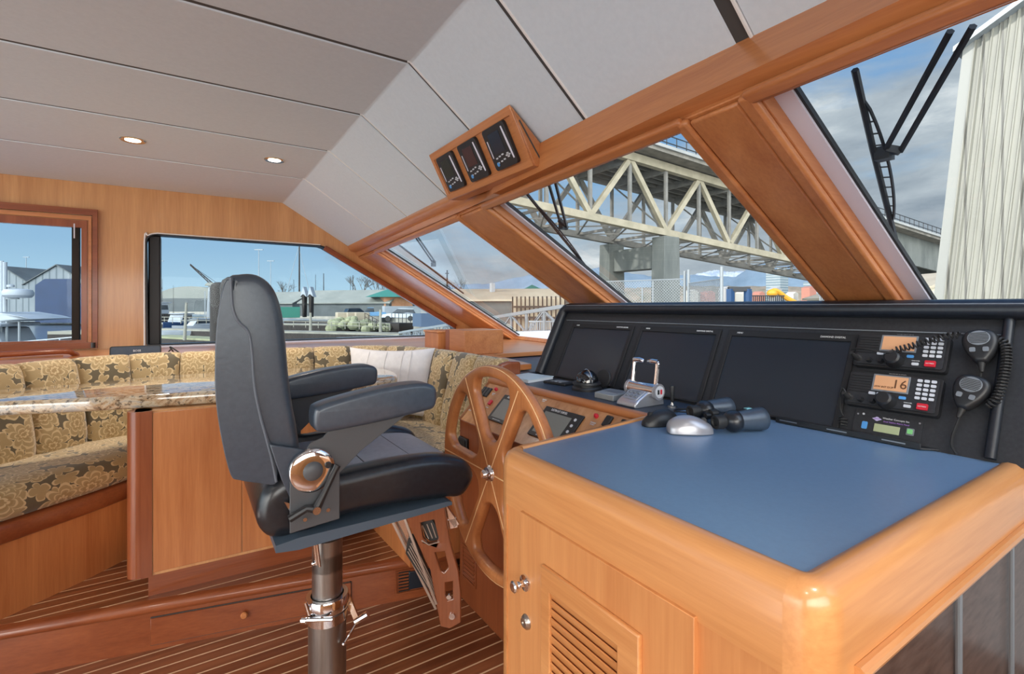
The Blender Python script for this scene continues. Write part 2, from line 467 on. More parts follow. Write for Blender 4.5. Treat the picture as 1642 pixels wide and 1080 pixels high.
M['whitep'] = mottled('white paint', (.26,.28,.30), (.34,.36,.38), .8, .5)
M['bluep'] = plain('blue paint', (.012,.05,.13), .5)
M['bluetarp'] = mottled('blue door', (.004,.018,.055), (.008,.028,.08), .35, .6)
M['timber'] = mottled('dark timber', (.012,.009,.007), (.035,.026,.02), 3, .85, bumpd=.01, stretch=(2,2,.4))
M['dockw'] = mottled('weathered dock timber', (.17,.16,.13), (.30,.28,.22), .5, .85)
M['moss'] = mottled('mossy dock planks', (.16,.17,.09), (.27,.27,.16), .4, .9)
M['yard'] = mottled('gravel yard', (.24,.22,.18), (.36,.33,.27), .2, .95)
M['grass'] = mottled('grass', (.10,.16,.04), (.18,.26,.07), .5, .95)
M['rock'] = mottled('boulders', (.20,.205,.12), (.34,.34,.20), .8, .95)
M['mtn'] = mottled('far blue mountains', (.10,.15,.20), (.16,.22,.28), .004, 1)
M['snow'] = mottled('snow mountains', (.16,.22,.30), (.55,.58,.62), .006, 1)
M['forest'] = mottled('dark conifers', (.030,.045,.032), (.075,.09,.06), .05, 1)
M['town'] = mottled('wooded shore', (.10,.10,.07), (.26,.20,.15), .05, 1, stretch=(1,1,3))
M['hirise'] = corrugated('high rise facade', (.22,.26,.28), (.28,.31,.32), (0,0,1), 3.2, (.12,.17,.20), .5)
M['yellow'] = plain('yellow plant paint', (.55,.27,.015), .5)
M['lime'] = plain('lime bin', (.55,.75,.02), .5)
M['dumpster'] = plain('green dumpster', (.03,.17,.12), .6)
M['carblue'] = plain('blue car paint', (.10,.25,.42), .3)
M['carwhite'] = plain('white car paint', (.6,.64,.68), .3)
M['carglass'] = plain('car glass', (.02,.03,.04), .1)
M['bark'] = plain('bare branches', (.09,.075,.06), .9)
M['corr'] = corrugated('cream corrugated cladding', (.18,.175,.145), (.26,.25,.21), (0,1,0), .30, (.11,.105,.09), .14)
M['corrs'] = corrugated('grey ribbed shed front', (.13,.15,.16), (.18,.20,.21), (1,.35,0), .9, (.08,.10,.11), .22)
def water():
    m, nt, b = mat_base('harbour water')
    v = coords(nt, (1,1,1)); f = noise(nt, v, .8, 4, .6)
    b.inputs['Base Color'].default_value = (.05,.085,.12,1); b.inputs['Roughness'].default_value = .12
    bump(nt, b, f, .5, .25); return m
M['water'] = water()
# ================================================================== ROOM SHELL
YW = 4.5                                     # port side wall
WSN = Vector((1, -.08, 1.75)); WSD = 1.0+1.75*(.4375+H); WSP = (WSN, WSD)
def wsx(y, z): return WSD+.08*y-1.75*z
nrm = WSN.normalized()
def ws(y, z, off=0): return Vector((wsx(y, z), y, z))-nrm*off       # off: towards the cabin
# floors
def quadstruct(name, pts, th, mat, **k):
    return struct(MB().prism(pts, (0,0,-th)).build(name, mat, **k))
quadstruct('floor', [(-3,-1.3,0),(2.6,-1.3,0),(2.6,4.5,0),(-3,4.5,0)], .08, M['sole'])
UF = .197
def riser_y(x): return 2.373-(x+.151)*.229
xs0, xs1 = -3.0, 1.06
quadstruct('floor_upper', [(xs0,riser_y(xs0)+.02,UF),(xs1,riser_y(xs1)+.02,UF),(2.5,2.1,UF),(2.5,4.5,UF),(xs0,4.5,UF)], .04, M['sole'])
m = MB().prism([(xs0,riser_y(xs0)+.02,0),(xs1,riser_y(xs1)+.02,0),(xs1,riser_y(xs1)+.05,0),(xs0,riser_y(xs0)+.05,0)], (0,0,UF-.042))
RISER = struct(m.build('trim_1', M['dwoodX']))
rows = []
for x in (xs0, xs1):
    y = riser_y(x); prof = [(y+.045,UF-.001),(y-.005,UF+.0),(y-.018,UF-.008),(y-.022,UF-.022),(y-.016,UF-.036),(y+.0,UF-.042),(y+.045,UF-.042)]
    rows.append([Vector((x,p,q)) for p, q in prof])
struct(MB().grid(rows, closed=True, capends=True).build('trim_2', M['dwoodX'], ang=60))
def on_riser(x, z, off=0): return Vector((x-.22*off, riser_y(x)-off+.02, z))
# drawer in the step
dr = empty('drawer', on_riser(.14, .0, .0), None, RISER)
m = MB(); a0, a1 = -.12, .60
m.prism([on_riser(a0,.022,.008), on_riser(a1,.022,.008), on_riser(a1,.125,.008), on_riser(a0,.125,.008)], (0,.009,0))
m.build('drawer_front', M['dwoodX'], dr, bevel=.002)
m = MB()
for (xa,za,xb,zb) in ((a0,.02,a1,.02),(a0,.127,a1,.127),(a0,.02,a0,.127),(a1,.02,a1,.127)):
    m.bar(on_riser(xa,za,.002), on_riser(xb,zb,.002), .004, .003)
m.build('drawer_gap', M['seam'], dr)
kx = .196; kb = on_riser(kx,.077,.0); nd = Vector((-.22,-1,0)).normalized()
q = nd.to_track_quat('Z','Y').to_matrix()
MB().lathe([(0,.028),(.010,.027),(.014,.021),(.012,.013),(.007,.008),(.008,0)], kb, q, 16).build('knob', M['woodY'], dr, label='round teak knob')
# vent in the step near the helm
ve = thing('step_vent', 'dark louvred vent with glass insert in the step beside the footrest', 'vent', on_riser(.86,.06))
m = MB()
for k in range(7): m.bar(on_riser(.80+.0,.045+.014*k,.006), on_riser(.85,.045+.014*k,.006), .004, .004)
m.build('louvre', M['black'], ve)
MB().prism([on_riser(.845,.045,.008), on_riser(.955,.045,.008), on_riser(.955,.125,.008), on_riser(.845,.125,.008)], (0,.008,0)).build('panel', M['screen'], ve, bevel=.002)
m = MB()
for (xa,za,xb,zb) in ((.79,.035,.965,.035),(.79,.135,.965,.135),(.79,.035,.79,.135),(.965,.035,.965,.135)):
    m.bar(on_riser(xa,za,.004), on_riser(xb,zb,.004), .006, .005)
m.build('frame', M['dwoodX'], ve)

# ---- ceiling: leatherette panels, flat then sloping down to the windscreen beam
KX, CZ = .655, 2.19
SY = [4.5, 3.575, 2.8675, 2.2475, 1.675, 1.146, .62, .10, -1.3]
def beamx(y): return 1.04+.046*max(0, y-1.1)
for i in range(len(SY)-1):
    yb, ya = SY[i], SY[i+1]; g = .0085
    g0 = g if i else 0; g1 = .024 if i == 5 else g
    if i == 6: g0 = .012
    y1, y0 = yb-g0, ya+g1
    m = MB(); rows = []
    x1a, x1b = beamx(y0), beamx(y1)
    for (y, xb) in ((y0, x1a), (y1, x1b)):
        rows.append([Vector(p) for p in ((-3,y,CZ+.03),(-3,y,CZ),(KX,y,CZ),(xb+.02,y,1.867-.002-.84*.02+.003),(xb+.05,y,1.90),(KX,y,CZ+.04))])
    m.grid(rows, closed=True, capends=True)
    o = m.build('ceiling_panel' if False else 'ceiling', M['panelwhite'], bevel=.006, seg=2, ang=12); struct(o)
    # dark fillet in the joint, white piping along its sloping part
    if i:
        hw = .0095 if i != 6 else .024; yc = yb if i != 6 else yb+.008; xq = beamx(yb)
        rows = [[Vector((x,yc+a,z+b)) for a, b in ((-hw,.004),(hw,.004),(hw,.016),(-hw,.016))] for x, z in ((-3,CZ),(KX,CZ),(xq+.02,1.8505))]
        struct(MB().grid(rows, closed=True, capends=True).build('ceiling', M['seam'], smooth=False))
        pts = [(KX-.01,yb+.001,CZ-.001),(KX,yb+.001,CZ-.001),(beamx(yb)+.0,yb+.001,1.866)]
        struct(MB().tube([Vector(p)+Vector((0,-.012,.001)) for p in pts], .0045, 6).build('ceiling', M['bead']))
# dark backing above the panels
m = MB().prism([(-3,-1.3,CZ+.02),(KX,-1.3,CZ+.02),(KX,4.5,CZ+.02),(-3,4.5,CZ+.02)], (0,0,.05))
m.prism([(KX,-1.3,CZ+.02),(1.06,-1.3,1.88),(1.22,4.5,1.88),(KX,4.5,CZ+.02)], (0,0,.05))
struct(m.build('ceiling', M['seam'], smooth=False))
# roof above, with an unseen aft overhang added to block the sun
m = MB().prism([(-6.0,-1.7,CZ+.10),(.72,-1.7,CZ+.10),(1.0,-1.7,1.98),(1.25,4.75,1.98),(.72,4.75,CZ+.10),(-6.0,4.75,CZ+.10)], (0,0,.06))
struct(m.build('roof', M['whitep'], smooth=False))
# ---- port wall with two window openings
def wy(th): return (0, th, 0)
outer = [(-3.0,0),(2.75,0),(2.75,1.0),(wsx(YW,1.03),1.03),(wsx(YW,1.80)-.0,1.80),(1.24,1.885),(.70,CZ+.04),(-3.0,CZ+.04)]
def arc(cx, cz, r, a0, a1, n=6): return [(cx+r*math.cos(R(a0+(a1-a0)*k/n)), cz+r*math.sin(R(a0+(a1-a0)*k/n))) for k in range(n+1)]
WIN2 = arc(-.264+.07, 1.87-.07, .07, 180, 90)+[(.945,1.863),(.985,1.852),(2.235,1.145),(2.25,1.11),(2.25,1.045)]+[(-.24,1.045),(-.255,1.06)]
D0, D1 = -2.0, -.605
WIN1 = [(D0,1.06),(D0,1.885),(D1,1.885),(D1,1.06)]
m = MB().slab(outer, [WIN2, WIN1], lambda x, z: (x, YW, z), wy(.06))
struct(m.build('wall_port', M['bulk'], ang=20))
# outside frame depth of the forward side window
def ringpts(loop, d): return inset2(loop, d)
def frame_ring(name, loop, w, y0, y1, mat, parent=None, inward=True):
    inner = inset2(loop, w if inward else -w)
    m = MB(); n = len(loop); rows = [[Vector((p[0],y0,p[1])) for p in loop],[Vector((p[0],y0,p[1])) for p in inner],
        [Vector((p[0],y1,p[1])) for p in inner],[Vector((p[0],y1,p[1])) for p in loop]]
    rows.append(rows[0])
    m.grid(rows, closed=True); return m.build(name, mat, parent, ang=40)
w2 = struct(empty('window_2', (0,YW,1.05)))
frame_ring('window_frame', WIN2, .012, YW-.012, YW+.10, M['black'], w2)
MB().prism([(p[0],YW+.05,p[1]) for p in inset2(WIN2,.005)], (0,.006,0)).build('pane', M['glasstint'], w2, smooth=False)
MB().box2((-.245,YW+.03,1.045),(-.17,YW+.20,1.86)).build('mullion', M['black'], w2, bevel=.01)
rl = [Vector((x, YW-.008, z)) for x, z in ((-.264,1.05),(-.264,1.80),(-.243,1.85),(-.194,1.870),(-.12,1.870),(.40,1.8665),(.90,1.8635),(.945,1.863))]
MB().tube(cr(rl,4), .006, 6).build('edge_bead', M['bead'], w2)
MB().prism([(-.30,YW-.05,1.018),(2.3,YW-.05,1.018),(2.3,YW-.05,1.048),(-.30,YW-.05,1.048)], (0,.05,0)).build('sill', M['alu'], w2, bevel=.008)
# wood rib following the slanting forward edge of that window
m = MB(); a = Vector((.985,YW-.015,1.842)); b = Vector((2.24,YW-.015,1.135))
m.bar(a, b, .03, .045); struct(m.build('trim_3', M['dwoodX'], bevel=.008))
# aft side window with sliding sash
w1 = struct(empty('window_1', (-1.2,YW,1.05)))
frame_ring('casing', [(D0-.1,1.045),(D0-.1,2.005),(-.527,2.005),(-.527,1.045)], .05, YW-.030, YW+.0, M['dwoodX'], w1)
frame_ring('inner_casing', [(D0-.05,1.05),(D0-.05,1.955),(-.560,1.955),(-.560,1.05)], .03, YW-.018, YW+.0, M['woodX'], w1)
frame_ring('sash', [(D0-.02,1.055),(D0-.02,1.925),(-.585,1.925),(-.585,1.055)], .058, YW-.010, YW+.03, M['dwoodZ'], w1)
MB().box2((-.668,YW+.01,1.06),(-.630,YW+.07,1.88)).build('seal', M['timber'], w1)
MB().prism([(D0,YW+.035,1.06),(D0,YW+.035,1.885),(D1,YW+.035,1.885),(D1,YW+.035,1.06)], (0,.006,0)).build('pane', M['glasstint'], w1, smooth=False)
MB().box2((-.655,YW-.014,1.80),(-.648,YW-.006,1.90)).build('latch', M['alu'], w1)
MB().cyl((-.548,YW-.045,1.05),(-.548,YW-.045,1.085),.012,n=12).build('window_stop', M['black'], w1)
# starboard wall behind the camera, with a window, and an open aft end
m = MB().slab([(-3,0),(2.6,0),(2.6,.95),(1.9,1.35),(1.15,1.86),(.66,CZ),(-3,CZ)], [[(-1.6,1.05),(-1.6,1.85),(.9,1.85),(.9,1.05)]], lambda x, z: (x,-1.30,z), (0,-.06,0))
struct(m.build('wall_starboard', M['bulk'], ang=20))
# ---- windscreen frame
HOL = [(2.17,3.815),(.785,1.845),(-1.15,.580)]
zt, zb = 1.785, 1.068
def wsholes(g): return [[(y0-g,zb-g),(y1+g,zb-g),(y1+g,zt+g),(y0-g,zt+g)] for y0, y1 in HOL]
outer = [(-1.3,.99),(YW,.99),(YW,1.803),(-1.3,1.803)]
m = MB().slab(outer, wsholes(0), lambda y, z: ws(y, z, 0), nrm*-.035)
struct(m.build('windscreen_frame', M['woodX'], bevel=.003, ang=25))
# raised casings round each pane, and flat boards on the mullions
casnames = []
for k, (y0, y1) in enumerate(HOL):
    for (ya,za,yb,zb_) in ((y0-.018,zb-.02,y0-.018,zt+.02),(y1+.018,zb-.02,y1+.018,zt+.02),(y0-.02,zt+.016,y1+.02,zt+.016),(y0-.02,zb-.016,y1+.02,zb-.016)):
        m = MB().bar(ws(ya,za,.045), ws(yb,zb_,.045), .034, .022, up=nrm)
        struct(m.build('trim_%d' % (4+k), M['woodX'] if ya == yb else M['woodY'], bevel=.008, seg=3))
for (y0, y1) in ((1.90,2.145),(.862,.530)):
    c0 = ws((y0+y1)/2, zt-.0, .048); c1 = ws((y0+y1)/2, zb, .048)
for k, (y0, y1, nm) in enumerate(((1.885,2.13,'trim_7'),(.618,.748,'trim_8'),(3.87,4.30,'trim_9'))):
    m = MB().prism([ws(y0,1.80,.036), ws(y1,1.80,.036), ws(y1,1.07,.036), ws(y0,1.07,.036)], nrm*-.014)
    struct(m.build(nm, M['woodX'], bevel=.006))
# panes and the metal edge outside them
for k, (y0, y1) in enumerate(HOL):
    e = struct(empty('window_%d' % (3+k), ws((y0+y1)/2, 1.4)))
    MB().prism([ws(y0-.02,zb-.02,-.018), ws(y1+.02,zb-.02,-.018), ws(y1+.02,zt+.02,-.018), ws(y0-.02,zt+.02,-.018)], nrm*.005).build('pane', M['glass'], e, smooth=False)
    m = MB()
    m.bar(ws(y1-.018,zt,-.004), ws(y1-.018,zb,-.004), .040, .012, up=nrm)
    m.build('edge_strip', M['alu'], e)
    MB().bar(ws(y1-.041,zt,-.010), ws(y1-.041,zb,-.010), .006, .012, up=nrm).build('seal', M['rubber'], e)
    MB().bar(ws(y0+.004,zt,-.014), ws(y0+.004,zb,-.014), .010, .012, up=nrm).build('seal', M['rubber'], e)
# cornice roll between headliner and windscreen
rows = []
for k in range(24):
    y = -1.3+5.8*k/23; xb = beamx(y)
    A = Vector((xb-.004,0,1.884)); B = Vector((wsx(y,1.80)-.020,0,1.786)); d = B-A; L_ = d.length; d.normalize(); n_ = Vector((d.z,0,-d.x))
    if n_.z > 0: n_ = -n_
    pr = [(0,0),(.03,.012),(.14,.020),(.30,.025),(.46,.022),(.58,.012),(.64,.003),(.67,.001),(.70,.008),(.85,.009),(1,.004),(1.0,-.03),(0,-.04)]
    rows.append([Vector((0,y,0))+A+d*(L_*u)+n_*v for u, v in pr])
struct(MB().grid(rows, closed=True, capends=True).build('beam', M['woodY'], ang=50))
m = MB()
for y in (.62,):
    m.box2((beamx(y)-.016,y-.05,1.872),(beamx(y)+.04,y+.05,1.888))
struct(m.build('trim_10', M['woodY'], bevel=.006))
# corner upright where side wall and windscreen meet, and ledge along the port side
m = MB().prism([(-3,3.3,1.035),(-.62,3.3,1.035),(-.3,3.46,1.035),(1.2,3.46,1.035),(1.36,3.0,1.035),(1.36,2.12,1.035),(1.50,2.12,1.035),(1.6,2.7,1.035),(2.6,2.7,1.035),(2.6,4.5,1.035),(-3,4.5,1.035)], (0,0,-.03))
struct(m.build('ledge', M['woodX'], bevel=.004))
m = MB().prism([(1.72,-1.3,1.0),(2.6,-1.3,1.0),(2.6,2.9,1.0),(1.345,2.9,1.0),(1.345,2.075,1.0),(1.72,2.075,1.0)], (0,0,-.03))
struct(m.build('dash_shelf', M['dashtop'], bevel=.004))
# deck outside below the windscreen and along the side
struct(MB().box2((1.6,-2.2,.90),(9,6.6,.94)).build('foredeck', plain('white gelcoat deck',(.80,.81,.82),.4)))
# ---- downlights
def downlight(x, y, label):
    t = thing('downlight', label, 'light', (x,y,CZ), None, 'recessed ceiling downlights')
    MB().lathe([(.034,-.001),(.052,-.004),(.056,-.001),(.056,.003),(.034,.003)], (x,y,CZ-.002), n=28).build('trim_ring', M['brass'], t)
    MB().lathe([(.0,.004),(.028,.004),(.034,-.001)], (x,y,CZ-.003), n=24).build('lens', M['lamp'], t)
    return t
lamps = [(-.238,3.217),(.424,3.203)]
downlight(*lamps[0], 'recessed downlight with brass ring in the headliner, the one further from the windscreen')
downlight(*lamps[1], 'recessed downlight in the headliner nearer the fold and the windscreen')
# ================================================================== CHART DESK (foreground right)
DZ = .985
dk = thing('chart_desk', 'oak veneered chart desk with black top tinted by painted sky reflection, rounded rails and louvred door, in the foreground', 'desk', (.9,.65,0))
DX0, DY0, DY1 = .625, .29, 1.035
dyf = lambda x: DY1+.122*(x-.672)                 # port edge runs slightly outwards
MB().prism([(.66,.325,DZ),(1.50,.325,DZ),(1.50,dyf(1.5)-.035,DZ),(.66,dyf(.66)-.035,DZ)], (0,0,-.012)).build('desk_top', M['desktop_sky'], dk)
def railprof(p, out, up=Vector((0,0,1))):         # rounded rail cross section, p = outer lower corner line
    L = [(0,-.115),(0,-.028),(.003,-.014),(.010,-.002),(.021,.005),(.034,.006),(.043,.003),(.047,-.004),(.047,-.02),(.02,-.115)]
    return [p+out*(-a)+up*b for a, b in L]
def swept(path, outs, mat, name, parent, prof=railprof):
    rows = [prof(Vector(p), Vector(o)) for p, o in zip(path, outs)]
    return MB().grid(rows, closed=True, capends=True).build(name, mat, parent, ang=50)
def corner(cx, cy, r, a0, a1, n=6):
    P, O = [], []
    for k in range(n+1):
        a = R(a0+(a1-a0)*k/n); o = Vector((math.cos(a), math.sin(a), 0)); P.append(Vector((cx,cy,DZ))+o*r); O.append(o)
    return P, O
r = .05
P1, O1 = corner(DX0+r, DY0+r, r, 180, 270)
# aft rail, port rail, starboard rail
pa = [Vector((DX0, DY1-r, DZ)), Vector((DX0, DY0+r, DZ))]; oa = [Vector((-1,0,0))]*2
swept(pa, oa, M['deskY'], 'aft_rail', dk)
ps = P1+[Vector((1.9,DY0,DZ+.0))]; os_ = O1+[Vector((0,-1,0))]
swept(ps, os_, M['deskX'], 'starboard_rail', dk)
P2, O2 = corner(DX0+r, DY1-r, r, 90, 180, 6)
e = Vector((.122,-1,0)).normalized()*-1
ppt = [Vector((1.245, dyf(1.245), DZ)), Vector((DX0+r+.005, dyf(DX0+r), DZ))]
rows = [[v for v in railprof(p, e)] for p in ppt]
pr2 = lambda p, o: [p+o*(-a)+Vector((0,0,b)) for a, b in [(0,-.20),(0,-.020),(.003,-.008),(.010,.001),(.021,.006),(.030,.005),(.034,-.002),(.034,-.02),(.02,-.2)]]
swept(ppt+list(reversed(P2))[:0], [e,e], M['deskX'], 'port_rail', dk, pr2)
swept(P2, O2, M['deskY'], 'corner_post', dk, lambda p, o: [p+o*(-a)+Vector((0,0,b)) for a, b in [(0,-DZ+.001),(0,-.028),(.003,-.014),(.010,-.002),(.021,.005),(.034,.006),(.045,.003),(.046,-.02),(.046,-DZ+.001)]])
# carcass
bx = DX0+.003
MB().slab([(DY0+r,0),(DY1-r,0),(DY1-r,DZ-.10),(DY0+r,DZ-.10)], [], lambda y, z: (bx,y,z), (.02,0,0)).build('aft_panel', M['desk'], dk)
rows = []
for p, o in zip(P1, O1): rows.append([p-o*.004+Vector((0,0,-DZ+.001)), p-o*.004+Vector((0,0,-.10)), p-o*.02+Vector((0,0,-.10)), p-o*.02+Vector((0,0,-DZ+.001))])
MB().grid(rows, closed=True, capends=True).build('corner_panel', M['desk'], dk)
MB().box2((DX0+r,DY0+.004,0),(1.9,DY0+.022,DZ-.10)).build('starboard_panel', M['desk'], dk)
MB().prism([(DX0+r,dyf(.66)-.022,0),(1.06,dyf(1.06)-.022,0),(1.06,dyf(1.06)-.004,0),(DX0+r,dyf(.66)-.004,0)], (0,0,DZ-.05)).build('port_panel', M['desk'], dk)
# starboard side: rounded moulding over a smoked acrylic rack
MB().tube([(.698,DY0-.004,.874),(1.9,DY0-.004,.874)], .0095, 10).build('moulding', M['deskX'], dk)
MB().box2((.705,DY0-.007,.05),(1.9,DY0+.002,.866)).build('rack_front', M['acrylic'], dk)
MB().box2((.70,DY0-.001,.05),(1.9,DY0+.003,.866)).build('rack_back', M['rackbrown'], dk)
m = MB()
for x in (1.04,1.33,1.62): m.box2((x,DY0-.010,.05),(x+.012,DY0-.004,.866))
m.build('rack_divider', M['greyp'], dk)
MB().box2((.795,DY0-.0095,.79),(.803,DY0-.0065,.825)).build('sticker', M['key'], dk)
# louvred door
DD = .618
d = MB().box2((DD,.465,.06),(bx+.001,.919,.8775)).build('door', M['desk'], dk, bevel=.0012)
lf0, lf1, lz1 = .563, .831, .800
MB().slab([(lf0,.20),(lf1,.20),(lf1,lz1),(lf0,lz1)], [[(lf0+.05,.25),(lf0+.05,lz1-.045),(lf1-.03,lz1-.045),(lf1-.03,.25)]], lambda y, z: (DD+.001,y,z), (-.010,0,0)).build('louvre_frame', M['deskY'], d, bevel=.003)
m = MB()
for k in range(31):
    z = .262+.018*k
    if z > lz1-.05: break
    m.box((DD-.002,(lf0+.05+lf1-.03)/2,z), (.003,lf1-lf0-.08,.0225), Matrix.Rotation(R(-20),3,'Y'))
m.build('slats', M['deskY'], d)
MB().box2((DD-.0005,lf0+.05,.25),(DD-.001,lf1-.03,lz1-.045)).build('slat_backing', M['dwoodZ'], d)
qx = Vector((-1,0,0)).to_track_quat('Z','Y').to_matrix()
MB().lathe([(.0,.035),(.009,.035),(.0125,.032),(.0125,.026),(.008,.020),(.006,.012),(.008,.006),(.017,.004),(.018,0)], (DD,.897,.729), qx, 24).build('door_knob', M['chrome'], d)
MB().lathe([(0,.007),(.006,.007),(.006,.009),(.010,.009),(.015,.004),(.016,0)], (DD,.893,.646), qx, 24).build('lock', M['steel'], d)

# ================================================================== INSTRUMENT CONSOLE (sloping black panel)
PK = (1.67-1.50)/.345
pn = Vector((-1,0,PK)).normalized(); PPL = (Vector((1,0,-PK)), 1.50-PK*.985)
ylen = Vector((PK,0,1)).normalized()             # up the slope
def pan(px, py, off=0): return img(px, py, pl=PPL)+pn*off
def pyz(y, z, off=0): return Vector((1.5+PK*(z-.985), y, z))+pn*off
con = thing('instrument_console', 'long sloping black helm console with padded brow and three dark monitors', 'console', (1.6,1.2,.985))
PY0, PY1 = .34, 2.045
MB().prism([pyz(-.6,.985), pyz(PY1-.01,.985), pyz(PY1-.01,1.315), pyz(-.6,1.315)], pn*-.03).build('face_panel', M['panelblk'], con)
MB().prism([(1.54,PY1-.012,1.0),(1.70,PY1-.012,1.322),(1.80,PY1-.012,1.322),(1.80,PY1-.012,1.16),(1.66,PY1-.012,1.0)], (0,-2.64,0)).build('housing', M['dashtop'], con, bevel=.004)
def roll(path, r, name, mat): return MB().tube(path, r, 12).build(name, mat, con, ang=60)
roll([pyz(-.6,1.319,.012), pyz(1.99,1.319,.012), pyz(2.02,1.315,.012), pyz(2.036,1.30,.012), pyz(2.040,1.27,.012), pyz(2.040,.99,.012)], .0255, 'padded_brow', M['padded'])
roll([pyz(.352,1.30,.006), pyz(.352,.99,.006)], .011, 'padded_edge', M['padded'])
MB().tube([pyz(-.6,1.3215,.037), pyz(2.0,1.3215,.037)], .0016, 6).build('stitching', M['greyp'], con)
MB().box2((1.66,-.6,1.322),(1.80,2.03,1.330)).build('brow_top', M['dashtop'], con, bevel=.003)
for k, cs in enumerate((((925,527),(1018,531),(975,622),(888,605)), ((1033,533),(1160,538),(1110,640),(1000,618)), ((1178,539),(1372,546),(1330,690),(1140,650)))):
    c = [pan(*p) for p in cs]; y1 = (c[0].y+c[3].y)/2; y0 = (c[1].y+c[2].y)/2; z1 = 1.226; z0 = .990
    g = .016
    f = MB().slab([(y0-g,z0-.0),(y1+g,z0-.0),(y1+g,z1+g*1.3),(y0-g,z1+g*1.3)], [[(y0,z0+.006),(y1,z0+.006),(y1,z1),(y0,z1)]], lambda y, z: pyz(y,z,.003), pn*.006).build('monitor_bezel', M['blackm'], con, bevel=.0015)
    MB().prism([pyz(y0,z0+.004,.002), pyz(y1,z0+.004,.002), pyz(y1,z1+.001,.002), pyz(y0,z1+.001,.002)], pn*.002).build('screen', M['screen'], f)
    rm = Matrix((Vector((0,-1,0)), ylen, pn)).transposed().to_4x4()
    for s, yy in (('DIAMOND DIGITAL', y0+.05), ('MENU', y1-.03)):
        mm = MW[con.name].inverted() @ Matrix.Translation(pyz(yy, z1+.010, .0095)) @ rm
        text(s, 'bezel_print', M['ink'], con, mm, .008)
roll([pyz(y+.0,1.262,.002) for y in (.36,1.0,1.6,2.0)], .0018, 'seam', M['greyp'])
# small ledge under the right-hand monitor
lg = [img(1258,672,Z=.992), img(1500,720,Z=.992)]
tr = thing('pen_ledge', 'low black metal ledge along the foot of the right-hand monitor and radios', 'ledge', lg[0])
m = MB(); a, b = Vector((1.488,.83,.992)), Vector((1.488,.452,.992))
m.prism([(1.505,.83,.987),(1.478,.822,.987),(1.478,.47,.987),(1.505,.44,.987)], (0,0,.004)); m.box2((1.474,.822,.987),(1.479,.47,1.002))
m.build('tray', M['black'], tr, bevel=.001)
for y in (.79,.66,.53): MB().box2((1.4745,y-.03,.9935),(1.4735,y+.02,.9965)).build('slot', M['steel'], tr)

RM = Matrix((Vector((0,-1,0)), ylen, pn)).transposed()      # panel frame: x right, y up slope, z out
def panel_thing(name, label, cat, y, z, off=.0, group=None): return thing(name, label, cat, pyz(y,z,off), RM, group)
def T(x, y, z): return Matrix.Translation((x,y,z))
def radio(y, z, label, shows):
    t = panel_thing('marine_radio', label, 'radio', y, z, .0, None)
    def L(mb, n, mat, par=t, **k): return mb.build(n, mat, par, world=False, **k)
    w, h = .205, .098
    bd = MB(); bd.prism([(p[0],p[1],0) for p in rrect(w,h,.008)], (0,0,.020)); body = L(bd,'body',M['black'],bevel=.003)
    L(MB().prism([(p[0],p[1],.020) for p in rrect(w-.012,h-.012,.005)], (0,0,.003)),'fascia',M['panelblk'],bevel=.001)
    m = MB()
    for k in range(7): m.box((-.072,.036-.0075*k,.0235),(.048,.0028,.0025))
    L(m,'speaker_grille',M['blackm'])
    m = MB(); m.prism([(-.044,.044,.023),(.038,.044,.023),(.038,-.003,.023),(-.044,-.003,.023)],(0,0,.0022)); L(m,'display_frame',M['greyp'],bevel=.0008)
    lc = L(MB().prism([(-.039,.040,.0252),(.034,.040,.0252),(.034,.001,.0252),(-.039,.001,.0252)],(0,0,.0008)),'display',M['lcdo'])
    if shows:
        text('16','channel_number',M['inkd'],t,T(.0175,.019,.0264),.034)
        text('25W INT DUP','status_line',M['inkd'],t,T(-.016,.009,.0264),.007)
    for r_ in range(5):
        for c_ in range(3):
            k = MB(); k.prism([(p[0],p[1],.0235) for p in rrect(.0105,.0072,.002,3,.058+.0142*c_,.037-.0115*r_)],(0,0,.0022))
            ko = L(k,'key',M['key'],smooth=False)
    for x in (-.040,-.022): L(MB().prism([(p[0],p[1],.0235) for p in rrect(.015,.0075,.002,3,x,-.011)],(0,0,.0022)),'key',M['key'],smooth=False)
    L(MB().prism([(p[0],p[1],.0235) for p in rrect(.015,.0075,.002,3,.028,-.014)],(0,0,.0022)),'key',M['blue'],smooth=False)
    L(MB().prism([(p[0],p[1],.0235) for p in rrect(.015,.0075,.002,3,.041,-.034)],(0,0,.0022)),'key',M['key'],smooth=False)
    L(MB().prism([(p[0],p[1],.0235) for p in rrect(.022,.016,.002,3,.072,-.031)],(0,0,.005)),'distress_button',M['red'],bevel=.001)
    text('DISTRESS','button_print',M['ink'],t,T(.072,-.031,.0288),.0042)
    text('CHANNEL',"dial_print",M['ink'],t,T(.041,-.025,.0238),.0038)
    L(MB().lathe([(.0,.030),(.014,.030),(.018,.026),(.019,.012),(.022,0)],(-.004,-.028,.022),n=28),'channel_dial',M['black'])
    for x in (-.062,-.035): L(MB().lathe([(0,.014),(.0055,.014),(.0065,.010),(.0075,0)],(x,-.033,.022),n=16),'knob',M['black'])
    L(MB().lathe([(0,.016),(.007,.016),(.008,.010),(.0095,.006),(.0095,0)],(-.090,-.030,.022),n=16),'mic_socket',M['steel'])
    text('MARINE RADIO',"model_print",M['ink'],t,T(.0,.0555,.001),.0055)
    return t
radio(.553,1.203,'upper black marine radio with a coiled cable lying across its amber display','')
radio(.553,1.100,'lower black marine radio with amber display showing channel 16','16')
